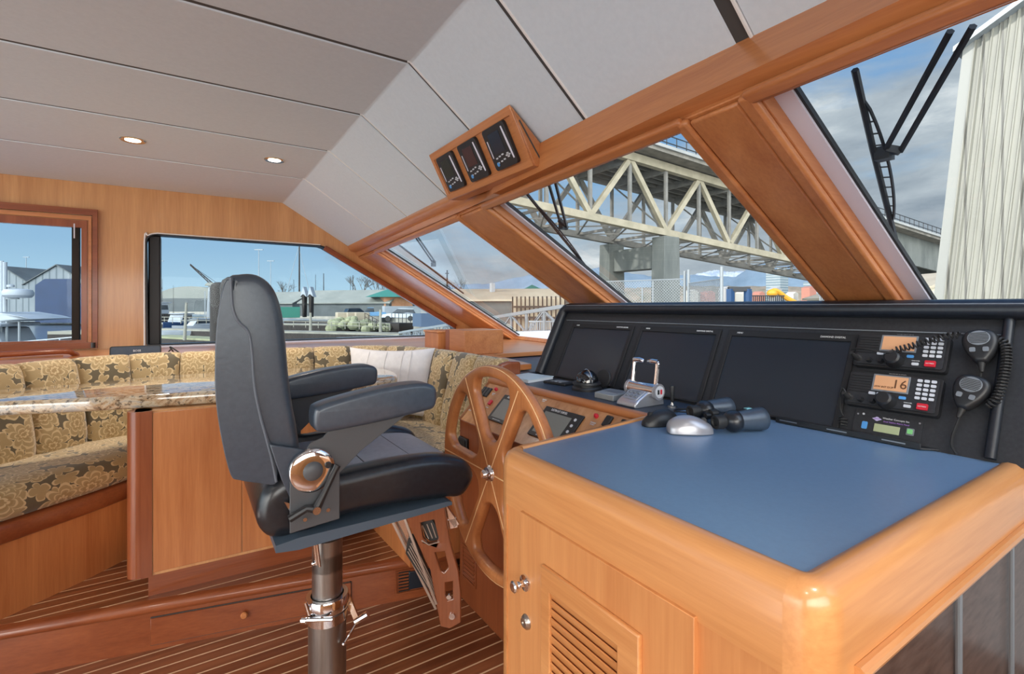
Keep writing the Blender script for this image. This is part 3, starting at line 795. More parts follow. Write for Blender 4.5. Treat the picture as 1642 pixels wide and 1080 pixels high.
def mic(y, z, ang, label):
    t = thing('radio_microphone', label, 'microphone', pyz(y,z,.012), RM @ Matrix.Rotation(R(ang),3,'Z'))
    prof = [(0,.042),(.018,.040),(.029,.031),(.033,.016),(.031,.0),(.025,-.018),(.016,-.034),(.010,-.042),(0,-.044)]
    full = prof+[(-x,y_) for x, y_ in reversed(prof[1:-1])]
    pts = [(p.x,p.y) for p in cr([Vector((a,b,0)) for a, b in full],3,True)]
    rows = [[Vector((p[0],p[1],0)) for p in inset2(pts,.003)],[Vector((p[0],p[1],.004)) for p in pts],[Vector((p[0],p[1],.018)) for p in pts],[Vector((p[0],p[1],.024)) for p in inset2(pts,.004)],[Vector((p[0],p[1],.026)) for p in inset2(pts,.009)]]
    MB().grid(rows,closed=True,capends=True).build('body',M['black'],t,world=False,ang=60)
    MB().prism([(.021*math.cos(2*PI*k/24),.016+.019*math.sin(2*PI*k/24),.0255) for k in range(24)],(0,0,.002)).build('grille',M['greyp'],t,world=False,bevel=.0008)
    m = MB()
    for k in range(7):
        yy = .004+.004*k; ww = 2*math.sqrt(max(.0001,.019**2-(yy-.016)**2))*.98
        m.box((0,yy,.0278),(ww,.0014,.001))
    m.build('grille_slots',M['blackm'],t,world=False)
    for x in (-.012,.012): MB().prism([(p[0],p[1],.024) for p in rrect(.011,.012,.003,3,x,-.014)],(0,0,.004)).build('button',M['greyp'],t,world=False,bevel=.001)
    MB().lathe([(.008,0),(.007,.006),(.0055,.012),(.0055,.018),(.0035,.024)],(0,-.042,.012),Matrix.Rotation(R(90),3,'X'),14).build('cable_boot',M['rubber'],t,world=False)
    return t
mic1 = mic(.392,1.225,8,'upper black hand microphone clipped at the right end of the console')
mic2 = mic(.398,1.118,-12,'lower black hand microphone, left of the fat coiled cable')
def coil(path, r, turns, wire, n=9):
    pts = cr(path, 12); L = [0]
    for a, b in zip(pts, pts[1:]): L.append(L[-1]+(b-a).length)
    out = []; tot = L[-1]; steps = int(turns*n)
    pv = None
    for i in range(steps+1):
        s = tot*i/steps; k = 0
        while k < len(L)-2 and L[k+1] < s: k += 1
        f = (s-L[k])/max(1e-9, L[k+1]-L[k]); p = pts[k].lerp(pts[k+1], f); d = (pts[k+1]-pts[k]).normalized()
        x = (pn-d*pn.dot(d)).normalized(); y = d.cross(x); a = 2*PI*turns*i/steps
        out.append(p+x*math.cos(a)*r+y*math.sin(a)*r)
    return out
cb = thing('coiled_cable', 'black coiled microphone cable stretched over the upper radio to the upper microphone', 'cable', pyz(.6,1.2,.04))
p0 = pyz(.643,1.178,.045)
lead = cr([pyz(.645,1.170,.040), pyz(.650,1.186,.055), pyz(.625,1.190,.06), pyz(.575,1.186,.055), pyz(.556,1.189,.05)], 6)
cc = coil([pyz(.556,1.196,.045), pyz(.53,1.205,.045), pyz(.49,1.222,.045), pyz(.45,1.241,.040), pyz(.43,1.246,.035)], .0075, 15, 0)
MB().tube(lead+cc, .0022, 5).build('cable', M['rubber'], cb)
MB().lathe([(.008,0),(.007,.01),(.006,.012),(.006,.02),(.0045,.024),(.004,.034)], pyz(.643,1.174,.034), RM, 12).build('plug', M['rubber'], cb)
cb2 = thing('coiled_cable', 'fat coiled black cable hanging behind both microphones at the right end of the console', 'cable', pyz(.36,1.18,.02))
cc = coil([pyz(.372,1.245,.018), pyz(.352,1.235,.022), pyz(.344,1.20,.024), pyz(.345,1.15,.024), pyz(.352,1.11,.022), pyz(.366,1.098,.018)], .0085, 24, 0)
MB().tube(cc, .0026, 5).build('cable', M['rubber'], cb2)
MB().tube(cr([pyz(.385,1.182,.02), pyz(.385,1.160,.02), pyz(.380,1.135,.018), pyz(.372,1.115,.014)],5), .0024, 6).build('straight_lead', M['rubber'], cb2)
cb3 = thing('microphone_lead', 'thin black lead curving down from the lower microphone to the desk', 'cable', pyz(.41,1.04,.01))
MB().tube(cr([pyz(.408,1.070,.022), pyz(.414,1.05,.014), pyz(.420,1.02,.010), pyz(.418,1.00,.010), pyz(.407,.985,.012)],6), .0028, 6).build('cable', M['rubber'], cb3)
cb4 = thing('radio_lead', 'short black curled lead hanging from the lower radio plug', 'cable', pyz(.65,1.04,.02))
l = cr([pyz(.643,1.072,.045), pyz(.652,1.085,.05), pyz(.660,1.07,.04), pyz(.661,1.04,.02), pyz(.652,1.024,.014)],6)
MB().tube(l+coil([pyz(.652,1.022,.014), pyz(.650,1.012,.014), pyz(.650,1.002,.014)], .009, 3, 0), .0022, 5).build('cable', M['rubber'], cb4)
MB().lathe([(.008,0),(.007,.01),(.006,.012),(.006,.02),(.0045,.024),(.004,.03)], pyz(.643,1.070,.034), RM, 12).build('plug', M['rubber'], cb4)
# weather module below the radios
wm = panel_thing('alarm_panel', 'small black panel with green lcd, violet print and green button below the lower radio', 'panel', .555, 1.020)
def L(mb, n, mat, par=wm, **k): return mb.build(n, mat, par, world=False, **k)
L(MB().prism([(p[0],p[1],0) for p in rrect(.150,.062,.002)], (0,0,.003)),'plate',M['panelblk'],bevel=.0008)
L(MB().prism([(-.026,.003,.003),(.030,.003,.003),(.030,-.018,.003),(-.026,-.018,.003)],(0,0,.002)),'display',M['lcdg'],bevel=.0005)
L(MB().prism([(p[0],p[1],.003) for p in rrect(.016,.018,.002,3,.052,-.004)],(0,0,.002)),'button_frame',M['greyp'])
L(MB().prism([(p[0],p[1],.005) for p in rrect(.011,.012,.002,3,.052,-.004)],(0,0,.003)),'button',M['green'],bevel=.001)
L(MB().prism([(p[0],p[1],.003) for p in rrect(.013,.020,.003,3,-.048,-.006)],(0,0,.002)),'keypad',M['blue'],bevel=.0006)
L(MB().prism([(-.034,.016,.003),(-.027,.0195,.003),(-.025,.0215,.003),(-.021,.0215,.003),(-.019,.0195,.003),(-.012,.016,.003),(-.019,.0125,.003),(-.021,.0105,.003),(-.025,.0105,.003),(-.027,.0125,.003)],(0,0,.0008)),'emblem',plain('lilac print',(.62,.55,.80),.5))
text('WCP','emblem_print',M['purple'],wm,T(-.023,.016,.0042),.006)
text('Weather Concepts Inc','title_print',M['ink'],wm,T(.018,.0205,.0034),.0062)
text('Dual Station Alarm Panel','subtitle_print',M['purple'],wm,T(.020,.012,.0034),.0055)
for x, y in ((-.068,.022),(.068,.022)): L(MB().cyl((x,y,.003),(x,y,.0045),.0022,n=10),'screw',M['silver'])
for x, y in ((-.055,.024),): L(MB().cyl((x,y,.003),(x,y,.0045),.0028,n=10),'light',M['key'])

# ================================================================== HELM CONSOLE
HPX = .235
def hp(y, x, off=0): return Vector((x, y, x-HPX))+Vector((-.7071,0,.7071))*off
hc = thing('helm_console', 'varnished burl helm console below the monitors, with engine displays and switches', 'console', (1.05,1.55,0))
HY0, HY1 = 1.0, 2.06
MB().box2((1.05,HY0,0),(1.09,HY1,.815)).build('front_panel', M['dwoodZ'], hc, bevel=.004)
MB().prism([hp(HY0,1.05),hp(HY1,1.05),hp(HY1,1.205),hp(HY0,1.205)], Vector((.7071,0,-.7071))*.02).build('fascia', M['burl'], hc, bevel=.003)
MB().prism([(1.052,HY1-.02,0),(1.052,HY1-.02,.812),(1.21,HY1-.02,.97),(1.50,HY1-.02,.97),(1.50,HY1-.02,0)], (0,.018,0)).build('side_panel', M['woodZ'], hc)
hr = [(0,-.012),(-.012,-.008),(-.016,.002),(-.012,.012),(0,.018),(.012,.018),(.016,.008),(.016,-.012)]
MB().grid([[Vector((1.215+.03*(2.06-y)*0+a, y, DZ-.010+b)) for a, b in hr] for y in (HY0, HY1)], closed=True, capends=True).build('lip', M['woodY'], hc, ang=50)
MB().grid([[Vector((x+a*.7, HY1-.003+b*.9, x-HPX+.004+a*.7)) for a, b in ((-.006,-.008),(.006,-.008),(.008,.002),(.004,.008),(-.006,.006))] for x in (1.05,1.205)], closed=True, capends=True).build('end_moulding', M['woodY'], hc, ang=50)
MB().prism([(1.215,dyf(1.215)-.036,DZ),(1.503,dyf(1.503)-.036,DZ),(1.503,HY1,DZ),(1.215,HY1,DZ)],(0,0,-.02)).build('ledge_top', M['dashtop'], hc, bevel=.002)
HMr = Matrix((Vector((0,-1,0)), Vector((.7071,0,.7071)), Vector((-.7071,0,.7071)))).transposed()
def HM(y, x, off=0): return MW[hc.name].inverted() @ (Matrix.Translation(hp(y,x,off)) @ HMr.to_4x4())
def rect_on(y0, x0, y1, x1, off, th): return MB().prism([hp(y0,x0,off),hp(y1,x0,off),hp(y1,x1,off),hp(y0,x1,off)], Vector((-.7071,0,.7071))*th)
for (ya, yb, nm) in ((1.555,1.335,'DETROIT DIESEL'),(1.858,1.655,'DETROIT DIESEL')):
    f = rect_on(yb,1.082,ya,1.176,.0,.008).build('engine_display', M['black'], hc, bevel=.002)
    rect_on(yb+.048,1.094,ya-.018,1.160,.008,.001).build('lcd', M['lcd'], f)
    text(nm, 'display_print', M['ink'], hc, HM((ya+yb)/2+.02,1.1685,.0085), .013)
    text('ELECTRONIC DISPLAY', 'display_print', M['ink'], hc, HM((ya+yb)/2+.03,1.0875,.0085), .006)
    for k in range(4):
        MB().cyl(hp(yb+.026,1.158-.018*k,.008), hp(yb+.026,1.158-.018*k,.0105), .006, n=12).build('display_button', M['key'], f)
for y in (2.045,2.020,1.995):
    rect_on(y-.010,1.150,y+.010,1.185,.0,.008).build('rocker_switch', M['black'], hc, bevel=.003)
for y in (2.035,2.012):
    rect_on(y-.009,1.102,y+.010,1.135,.0,.008).build('rocker_switch', M['black'], hc, bevel=.003)
for y in (1.225,1.155):
    rect_on(y-.014,1.165,y+.014,1.195,.0,.010).build('rocker_switch', M['black'], hc, bevel=.003)
qh = HMr
for y, x, c in ((1.287,1.186,'red'),(1.955,1.186,'red'),(1.620,1.172,'black')):
    MB().lathe([(0,.014),(.005,.013),(.008,.008),(.008,0)], hp(y,x), qh, 16).build('push_button', M[c], hc)
rect_on(1.915,1.128,1.935,1.145,0,.008).build('guard_switch', M['red'], hc, bevel=.002)
for s, y, x in (('ENGINE\nSTOP',1.60,1.192),('ENGINE\nSTART',1.285,1.165),('ALARM\nTEST',1.955,1.168),('HORN',1.925,1.118),('SEARCH LIGHT',2.02,1.090)):
    text(s, 'switch_print', M['ink'], hc, HM(y,x,.0006), .0075)
MB().box2((1.036,1.968,.68),(1.052,2.045,.742)).build('socket_box', M['black'], hc, bevel=.004)
MB().box2((1.030,1.974,.685),(1.038,2.038,.737)).build('socket_cover', M['blackm'], hc, bevel=.003)
m = MB(); 
for k in range(7): m.box((1.047,1.962,.13+.018*k), (.004,.10,.011), Matrix.Rotation(R(30),3,'Y'))
m.build('vent_louvres', M['dwoodY'], hc)
m = MB().slab([(1.90,.105),(2.03,.105),(2.03,.258),(1.90,.258)], [[(1.91,.115),(1.91,.248),(2.02,.248),(2.02,.115)]], lambda y, z: (1.051,y,z), (-.006,0,0)); m.build('vent_frame', M['dwoodY'], hc, bevel=.002)
# ---- steering wheel: one cut board, six spokes
WH = Vector((.88,1.464,.765)); WR = .365
sw = thing('steering_wheel', 'large six-spoke varnished wooden steering wheel with light inlay lines and chrome hub', 'wheel', WH)
outer = [(WR*math.sin(2*PI*k/72), WR*math.cos(2*PI*k/72)) for k in range(72)]
holes = []
for k in range(6):
    a0, a1 = R(30+60*k), R(90+60*k); mid = (a0+a1)/2; ri = WR-.040; hw = .026
    # corners: where the spoke edges (half width hw) meet the rim's inside
    def edge(a, sgn, rr):  # point at radius rr offset hw from spoke centreline towards the hole
        d = Vector((math.sin(a), math.cos(a))); n_ = Vector((math.cos(a), -math.sin(a)))*sgn
        w = hw*(1+.35*((rr/ri)**4)); return d*math.sqrt(max(0,rr*rr-w*w))+n_*w
    rh = .105
    tip = Vector((math.sin(mid), math.cos(mid)))*rh
    pts = [tip]
    pts += [edge(a0,1,rr) for rr in (.13,.18,.24,ri-.035)]
    da = .030/ri
    aa0 = a0+math.asin(hw*1.3/ri)+da; aa1 = a1-math.asin(hw*1.3/ri)-da
    pts += [Vector((math.sin(aa0+(aa1-aa0)*i/6), math.cos(aa0+(aa1-aa0)*i/6)))*ri for i in range(7)]
    pts += [edge(a1,-1,rr) for rr in (ri-.035,.24,.18,.13)]
    c = cr([Vector((p.x,p.y,0)) for p in pts], 3, True)
    holes.append([(p.x,p.y) for p in c])
MB().rslab(outer, holes, lambda u, v, w: (WH.x-.020+w, WH.y+u, WH.z+v), .040, .014).build('rim_and_spokes', M['woodZ'], sw, ang=60)
m = MB()
for k in range(6):
    a = R(30+60*k); d = Vector((0, math.sin(a), math.cos(a)))
    m.bar(WH+Vector((-.0205,0,0))+d*.02, WH+Vector((-.0205,0,0))+d*(WR-.014), .0035, .002, up=(1,0,0))
m.tube([WH+Vector((-.0150,(WR-.0045)*math.sin(2*PI*k/60),(WR-.0045)*math.cos(2*PI*k/60))) for k in range(60)], .0018, 5, closed=True)
m.build('inlay', M['inlay'], sw)
MB().lathe([(0,.052),(.012,.050),(.016,.042),(.012,.036),(.022,.032),(.026,.022),(.034,.016),(.036,0)], WH, qx, 28).build('hub', M['chrome'], sw)
MB().cyl(WH, WH+Vector((.17,0,-.0)), .022, n=20).build('shaft', M['steel'], sw)

# ================================================================== THINGS ON THE HELM LEDGE AND DESK
# compass
cp = thing('compass', 'black dome-topped compass on the helm ledge in front of the left monitor', 'compass', (1.40,1.565,DZ))
c = Vector((1.395,1.575,DZ))
MB().lathe([(0,0),(.062,0),(.062,.010),(.056,.016),(.056,.024),(.060,.026),(.058,.034),(.046,.036)], c, n=32).build('base', M['black'], cp)
MB().lathe([(.047,.034),(.046,.050),(.039,.066),(.026,.077),(.012,.082),(0,.083)], c, n=32).build('dome', M['dome'], cp)
MB().lathe([(0,.058),(.010,.054),(.036,.040),(.042,.036)], c, n=32).build('card', M['black'], cp)
m = MB()
for k in range(12):
    a = 2*PI*k/12; m.box(c+Vector((.031*math.cos(a),.031*math.sin(a),.0455)), (.007,.003,.002), Matrix.Rotation(a,3,'Z'))
m.cyl(c+Vector((0,0,.055)), c+Vector((0,0,.068)), .0015, n=6); m.build('card_marks', M['ink'], cp)
MB().tube([c+Vector((.05*math.cos(a)*.3,.049*math.cos(a),.034+.052*math.sin(a))) for a in [PI*k/20 for k in range(21)]], .002, 6).build('guard_ring', M['chrome'], cp)
hd = Matrix.Rotation(R(62),3,'Y')
MB().lathe([(0,0),(.040,0),(.042,.004),(.040,.010),(0,.012)], c+Vector((.075,-.022,.040)), Matrix.Rotation(R(-70),3,'Y'), 28).build('hood', M['rubber'], cp)
# grey box beside it
gx = img(997,640,Z=DZ)
gb = thing('remote_box', 'low light grey plastic box between the compass and the throttle', 'box', (1.37,1.40,DZ))
MB().prism([Vector((1.30,1.325,DZ)),Vector((1.30,1.425,DZ)),Vector((1.41,1.455,DZ)),Vector((1.42,1.345,DZ))], (0,0,.022)).build('body', plain('light grey box',(.33,.35,.36),.45), gb, bevel=.003)
MB().prism([Vector((1.345,1.350,DZ+.022)),Vector((1.345,1.425,DZ+.022)),Vector((1.400,1.438,DZ+.022)),Vector((1.405,1.36,DZ+.022))], (0,0,.001)).build('lid_panel', M['greyp'], gb)
# books / instruments at the left of the ledge
pb = thing('notebook', 'pale flat notebook lying at the left end of the helm ledge', 'book', (1.36,1.95,DZ))
MB().box((1.36,1.95,DZ+.007), (.17,.16,.012), Matrix.Rotation(R(12),3,'Z')).build('pages', plain('white paper',(.75,.78,.8),.7), pb)
MB().box((1.36,1.95,DZ+.0145), (.175,.165,.003), Matrix.Rotation(R(12),3,'Z')).build('cover', plain('pale blue cover',(.55,.66,.72),.4), pb)
ph = thing('remote_control', 'small flat black device with a grey window, right of the pale notebook', 'device', (1.40,1.78,DZ))
rz = Matrix.Rotation(R(10),3,'Z')
MB().box((1.405,1.765,DZ+.006), (.085,.13,.012), rz).build('body', M['black'], ph, bevel=.003)
MB().box((1.405,1.765,DZ+.0125), (.04,.07,.001), rz).build('window', M['greyp'], ph)
m = MB()
for i in range(3): m.box((1.38+.0,1.735+.028*i,DZ+.0125), (.008,.012,.001), rz)
m.build('keys', M['key'], ph)
# throttle control
tc = thing('throttle_control', 'polished chrome twin-lever throttle control on the helm ledge', 'control', (1.35,1.23,DZ))
ct = Vector((1.345,1.235,DZ))
def TL(x, y, z): return ct+Vector((x,y,z))
prof = [(-.075,0),(-.075,.012),(-.060,.024),(-.005,.052),(.02,.058),(.052,.052),(.070,.03),(.075,0)]
MB().prism([TL(a,.045,b) for a, b in prof], (0,-.09,0)).build('base', plain('satin chrome casting',(.62,.63,.66),.25,.7), tc, bevel=.007, seg=3)
MB().cyl(TL(.018,.060,.052), TL(.018,-.060,.052), .026, n=28).build('barrel', M['chrome'], tc)
for s in (1,-1):
    MB().cyl(TL(.018,s*.060,.052), TL(.018,s*.070,.052), .028, n=28).build('end_cap', M['silver'], tc)
    m = MB(); m.tube(cr([TL(.018,s*.053,.07), TL(.024,s*.053,.11), TL(.028,s*.053,.145), TL(.028,s*.047,.153)],5), [.008]*16, 10); m.build('lever', M['chrome'], tc)
    MB().tube([TL(.028,s*.056,.153), TL(.028,s*.03,.154), TL(.028,s*.012,.152), TL(.028,s*.008,.152)], [.0085,.0095,.0075,.004], 12).build('lever_handle', M['chrome'], tc)
MB().cyl(TL(.018,-.0705,.052), TL(.018,-.0715,.052), .021, n=24).build('badge', M['key'], tc)
m = MB().box(TL(.011,-.0718,.052), (.009,.001,.016)); m.build('badge_bar', M['blackm'], tc)
MB().box(TL(.025,-.0718,.052), (.009,.001,.016)).build('badge_bar', M['red'], tc)
pd = math.atan2(.028,.055)
m = MB(); rr = Matrix.Rotation(-pd,3,'Y')
m.box(TL(-.034,0,.0385), (.054,.070,.004), rr); m.build('keypad', M['silver'], tc, bevel=.002)
m = MB()
for i in range(2):
    for j in range(3): m.box(TL(-.046+.018*i,-.020+.02*j,.034+.0095*i+.003), (.010,.010,.004), rr)
m.box(TL(-.020,0,.0485), (.006,.04,.003), rr); m.build('keys', M['greyp'], tc, bevel=.001)
# joystick
js = thing('thruster_joystick', 'slim black joystick standing right of the chrome throttle', 'joystick', (1.42,1.12,DZ))
j0 = img(1078,652,Z=DZ)
MB().lathe([(0,0),(.016,0),(.016,.004),(.006,.006),(.004,.012),(.0035,.018)], j0, n=20).build('base', M['steel'], js)
MB().lathe([(.005,.016),(.0065,.03),(.0085,.068),(.008,.073),(0,.075)], j0, n=18).build('grip', M['black'], js)
# computer mice
def mouse(c, ang, sc_, mat, label, side):
    t = thing('computer_mouse', label, 'mouse', c, Matrix.Rotation(R(ang),3,'Z'))
    rows = []; n = 20
    for i in range(11):
        u = i/10; x = (-.058+.116*u)*sc_; w = .033*sc_*math.sin(PI*min(1,max(0,.08+.86*u)))**.45*(1-.12*u)
        hgt = .046*sc_*math.sin(PI*(.10+.82*u)**.85)**.7
        rows.append([Vector((x, w*math.cos(2*PI*k/n), .001+max(0,math.sin(2*PI*k/n))**.8*hgt if math.sin(2*PI*k/n) > 0 else .001)) for k in range(n)])
    MB().grid(rows, closed=True, capends=True).build('shell', mat, t, world=False, sub=1, ang=80)
    MB().tube([Vector((x*sc_,0,z*sc_)) for x, z in ((.012,.0425),(.03,.036),(.046,.0265),(.054,.018))], .0008, 4).build('button_split', M['blackm'], t, world=False)
    MB().cyl(Vector((.034*sc_,-.004,.0335*sc_)), Vector((.034*sc_,.004,.0335*sc_)), .007*sc_, n=16).build('scroll_wheel', M['rubber'], t, world=False)
    return t
p = img(1106,694,Z=DZ); mouse(Vector((p.x,p.y,DZ)), -36, 1.08, M['silver'], 'silver computer mouse in front of the binoculars on the desk', 1)
p = img(1058,681,Z=DZ); mouse(Vector((p.x,p.y,DZ)), 182-14, 1.0, M['black'], 'black computer mouse left of the silver one, at the desk rail', -1)
# binoculars lying on the desk
bn = thing('binoculars', 'black rubber-armoured binoculars lying on the chart desk in front of the monitors', 'binoculars', (1.34,.95,DZ))
e1 = img(1106,660,Z=DZ+.030); e2 = img(1146,678,Z=DZ+.028)
dirv = (img(1225,668,Z=DZ+.034)-e2); dirv.z = 0; dirv.normalize()
for nm, e0, L_ in (('near',e2,.155),('far',e1,.155)):
    q = dirv.to_track_quat('Z','Y').to_matrix(); c = Vector((e0.x,e0.y,DZ))
    r0 = .031
    MB().lathe([(.0,.004),(.010,.004),(.013,0),(.018,0),(.0195,.004),(.0195,.024),(.016,.027),(.016,.034)], c+Vector((0,0,.030)), q, 24).build('eyecup', M['rubber'], bn)
    MB().cyl(c+Vector((0,0,.030))+dirv*.0045, c+Vector((0,0,.030))+dirv*.0052, .011, n=20).build('eyepiece_lens', M['screen'], bn)
    sd = dirv.cross(Vector((0,0,1)))*(1 if nm == 'near' else -1)
    mb = MB(); prism_c = c+dirv*.058+Vector((0,0,.031))+sd*.006
    mb.ell(prism_c, (.031,.030,.029), rot=q); mb.build('prism_housing', M['leatherb'], bn)
    MB().lathe([(.020,.048),(.024,.06),(.026,.085),(.029,.11),(.0315,.135),(.0320,.150),(.030,.152),(.029,.148),(0,.146)], c+Vector((0,0,.0325))+sd*.010, q, 28).build('barrel', M['leather'], bn, ang=50)
mc = (e1+e2)/2; mc.z = DZ+.032
MB().cyl(mc+dirv*.012, mc+dirv*.09, .008, n=14).build('hinge', M['black'], bn)
MB().cyl(mc+dirv*.03+Vector((0,0,.004)), mc+dirv*.05+Vector((0,0,.004)), .012, n=20).build('focus_wheel', M['rubber'], bn)
m = MB(); m.bar(mc+dirv*.06, Vector((e1.x,e1.y,mc.z))+dirv*.07, .03, .014); m.bar(mc+dirv*.06, Vector((e2.x,e2.y,mc.z))+dirv*.07, .03, .014); m.build('bridge_plate', M['black'], bn, bevel=.004)
c = Vector((e2.x,e2.y,DZ))+dirv*.112+Vector((0,0,.0615)); MB().box(c, (.018,.012,.002), dirv.to_track_quat('X','Z').to_matrix()).build('label', plain('turquoise label',(.25,.60,.65),.4), bn)
MB().tube(cr([Vector((e1.x,e1.y,DZ+.02))+dirv*.06+Vector((-.01,.03,0)), Vector((1.34,1.08,DZ+.003)), Vector((1.38,1.10,DZ+.003)), Vector((1.42,1.06,DZ+.003))],6), .0025, 6).build('strap', M['rubber'], bn)

# ================================================================== INSTRUMENT POD ON THE BEAM
CPL = (Vector((.839,0,1)), CZ+.839*KX)
TLp = img(691,250,pl=CPL); TRp = img(816,164,pl=CPL)
y1, y0 = TLp.y, TRp.y; xa = (TLp.x+TRp.x)/2; za = CPL[1]-.839*xa
A1, A0 = Vector((xa,y1,za)), Vector((xa,y0,za))
B0 = img(850,266,Y=y0); B1 = img(727,320,Y=y1); xb, zb2 = (B0.x+B1.x)/2, (B0.z+B1.z)/2
C0 = img(881,246,Y=y0); xc = min(C0.x,1.06)
pod = thing('instrument_pod', 'wedge-shaped wooden pod of three small instruments fixed above the windscreen beam', 'instrument pod', (xa,(y0+y1)/2,za))
zc = CPL[1]-.839*xc
MB().prism([(xa,y0,za),(xb,y0,zb2),(xc,y0,zb2+.004),(xc,y0,zc)], (0,y1-y0,0)).build('case', M['woodY'], pod, bevel=.005)
fu = (Vector((xa,0,za))-Vector((xb,0,zb2))); FH = fu.length; fu.normalize(); fn = Vector((0,1,0)).cross(fu); 
if fn.x > 0: fn = -fn
PR = Matrix((Vector((0,-1,0)), fu, fn)).transposed(); FW = y1-y0
PO = Vector((xb,(y0+y1)/2,zb2))+fu*FH/2
def pm(x, y, z): return PO+PR @ Vector((x,y,z))
MB().slab([(-FW/2,-FH/2),(FW/2,-FH/2),(FW/2,FH/2),(-FW/2,FH/2)], [[(-FW/2+.022,-FH/2+.026),(FW/2-.022,-FH/2+.026),(FW/2-.022,FH/2-.03),(-FW/2+.022,FH/2-.03)]], lambda x, y: pm(x,y,0), fn*.006).build('face_frame', M['woodY'], pod, bevel=.003)
m = MB().bar(Vector((xa+.035,y0-.001,za-.045)), Vector((xc-.04,y0-.001,zc-.025)), .003, .004); m.build('groove', M['seam'], pod)
uh = FH*.71; uw = min(FW*.262, uh*.95)
def unit(k):
    cx = (k-1)*FW*.305
    def U(mb, n, mat, par=pod, **kk): return mb.build(n, mat, par, **kk)
    b = U(MB().prism([pm(p[0],p[1],.001) for p in rrect(uw,uh,.012,4,cx,.0)], fn*.014), 'instrument', M['black'], bevel=.004)
    U(MB().prism([pm(cx-uw*.30,uh*.36,.015),pm(cx+uw*.20,uh*.36,.015),pm(cx+uw*.20,-uh*.12,.015),pm(cx-uw*.30,-uh*.12,.015)], fn*.001), 'screen', [M['screen'], plain('green tinted lcd',(.02,.03,.022),.25), plain('brown tinted lcd',(.07,.03,.025),.25)][(1,2,0)[k]], b)
    U(MB().tube([pm(cx+uw*.36,uh*.40,.013), pm(cx+uw*.40,0,.015), pm(cx+uw*.42,-uh*.36,.013)], .0045, 8), 'side_trim', M['alu'], b)
    U(MB().box(pm(cx-uw*.40,uh*.02,.0155), (.002,.0045,uh*.42), Matrix((Vector((0,0,1)),)*3) if False else PR @ Matrix.Rotation(0,3,'Z') @ Matrix(((0,1,0),(0,0,1),(1,0,0)))), 'side_trim', M['alu'], b)
    m = MB()
    for i, (x, y) in enumerate(((-.26,-.22),(-.12,-.20),(.02,-.18),(-.26,-.33),(-.10,-.32),(.04,-.30),(.24,-.20),(.24,-.28),(.18,-.24),(.30,-.24))):
        m.prism([pm(p[0],p[1],.015) for p in rrect(uw*.085,uh*.035,.001,2,cx+uw*x,uh*y)], fn*.0015)
    U(m, 'button_marks', M['key'], b)
    U(MB().cyl(pm(cx-uw*.30,-uh*.36,.015), pm(cx-uw*.30,-uh*.36,.017), uw*.055, n=14), 'round_button', M['blue'], b)
    return b
for k in range(3): unit(k)
cp_ = thing('cable_loop', 'thin cable loop hanging out beside the instrument pod on the beam', 'cable', (beamx(1.2),1.2,1.84))
c = img(885,255,X=1.035); MB().tube(cr([c+Vector((0,.045,.0)), c+Vector((-.012,.02,.008)), c+Vector((-.012,-.02,.012)), c+Vector((-.004,-.035,.004)), c+Vector((-.012,-.01,-.010)), c+Vector((-.008,.03,-.012)), c+Vector((-.010,.055,-.02))],6), .002, 6).build('cable', M['tan'], cp_)
# ================================================================== HELM CHAIR
CY = 1.66
ch = thing('helm_chair', 'black leather pedestal helm chair with padded armrests on a metal post', 'chair', (.373,1.655,0))
XZ = lambda x, z, y: (x, y, z)
def loop2(pts, n=5): return [(p.x,p.y) for p in cr([Vector((a,b,0)) for a, b in pts], n, True)]
# post
px, py = .373, 1.655
MB().lathe([(.0,.50),(.046,.50),(.046,.70),(.0,.70)], (px,py,0), n=32).build('upper_post', M['post'], ch)
MB().lathe([(.046,.36),(.046,.55)], (px,py,0), n=32).build('inner_tube', M['post'], ch)
MB().lathe([(.0,0),(.0575,0),(.0575,.405),(.050,.405)], (px,py,0), n=36).build('outer_post', M['post'], ch)
MB().lathe([(.09,0),(.11,0),(.115,.006),(.10,.012),(.06,.016)], (px,py,0), n=36).build('base_flange', M['steel'], ch)
tilt = Matrix.Rotation(R(-9),3,'Y')
MB().lathe([(.058,-.022),(.064,-.022),(.066,-.016),(.066,.012),(.063,.018),(.050,.018),(.050,.005)], (px,py,.400), n=36).build('collar', M['chrome'], ch)
MB().lathe([(.060,-.05),(.0625,-.05),(.0625,-.022),(.060,-.022)], (px,py,.392), n=36).build('collar_band', M['chrome'], ch)
cam = Vector((.545,.839,0)); rt = Vector((.839,-.545,0))
def cp3(px_, py_, t): return img(px_, py_, t=t)
m = MB(); m.cyl(cp3(483,994,1.52), cp3(534,992,1.52), .0065, n=10); m.cyl(cp3(484,994,1.52), cp3(491,994,1.52), .010, n=10)
m.cyl(cp3(490,966,1.53), cp3(499,996,1.53), .005, n=8); m.build('clamp_bolt', M['chrome'], ch)
m = MB(); m.bar(cp3(557,955,1.62), cp3(574,997,1.60), .010, .016, up=rt); m.cyl(cp3(570,996,1.60), cp3(590,984,1.60), .010, n=10); m.cyl(cp3(572,998,1.60), cp3(551,1033,1.56), .004, n=8); m.ell(cp3(551,1032,1.56), (.006,.006,.006), 10, 6)
m.build('clamp_lever', M['chrome'], ch)
m = MB(); m.cyl(cp3(504,866,1.52), cp3(508,905,1.52), .0055, n=8); m.cyl(cp3(508,868,1.52), cp3(513,908,1.52), .004, n=8); m.ell(cp3(503,903,1.52), (.008,.008,.008), 10, 6)
m.build('height_lever', M['chrome'], ch)
MB().lathe([(.0,.60),(.052,.60),(.068,.612),(.074,.64),(.074,.72),(0,.72)], (px,py,0), n=32).build('swivel_housing', M['black'], ch)
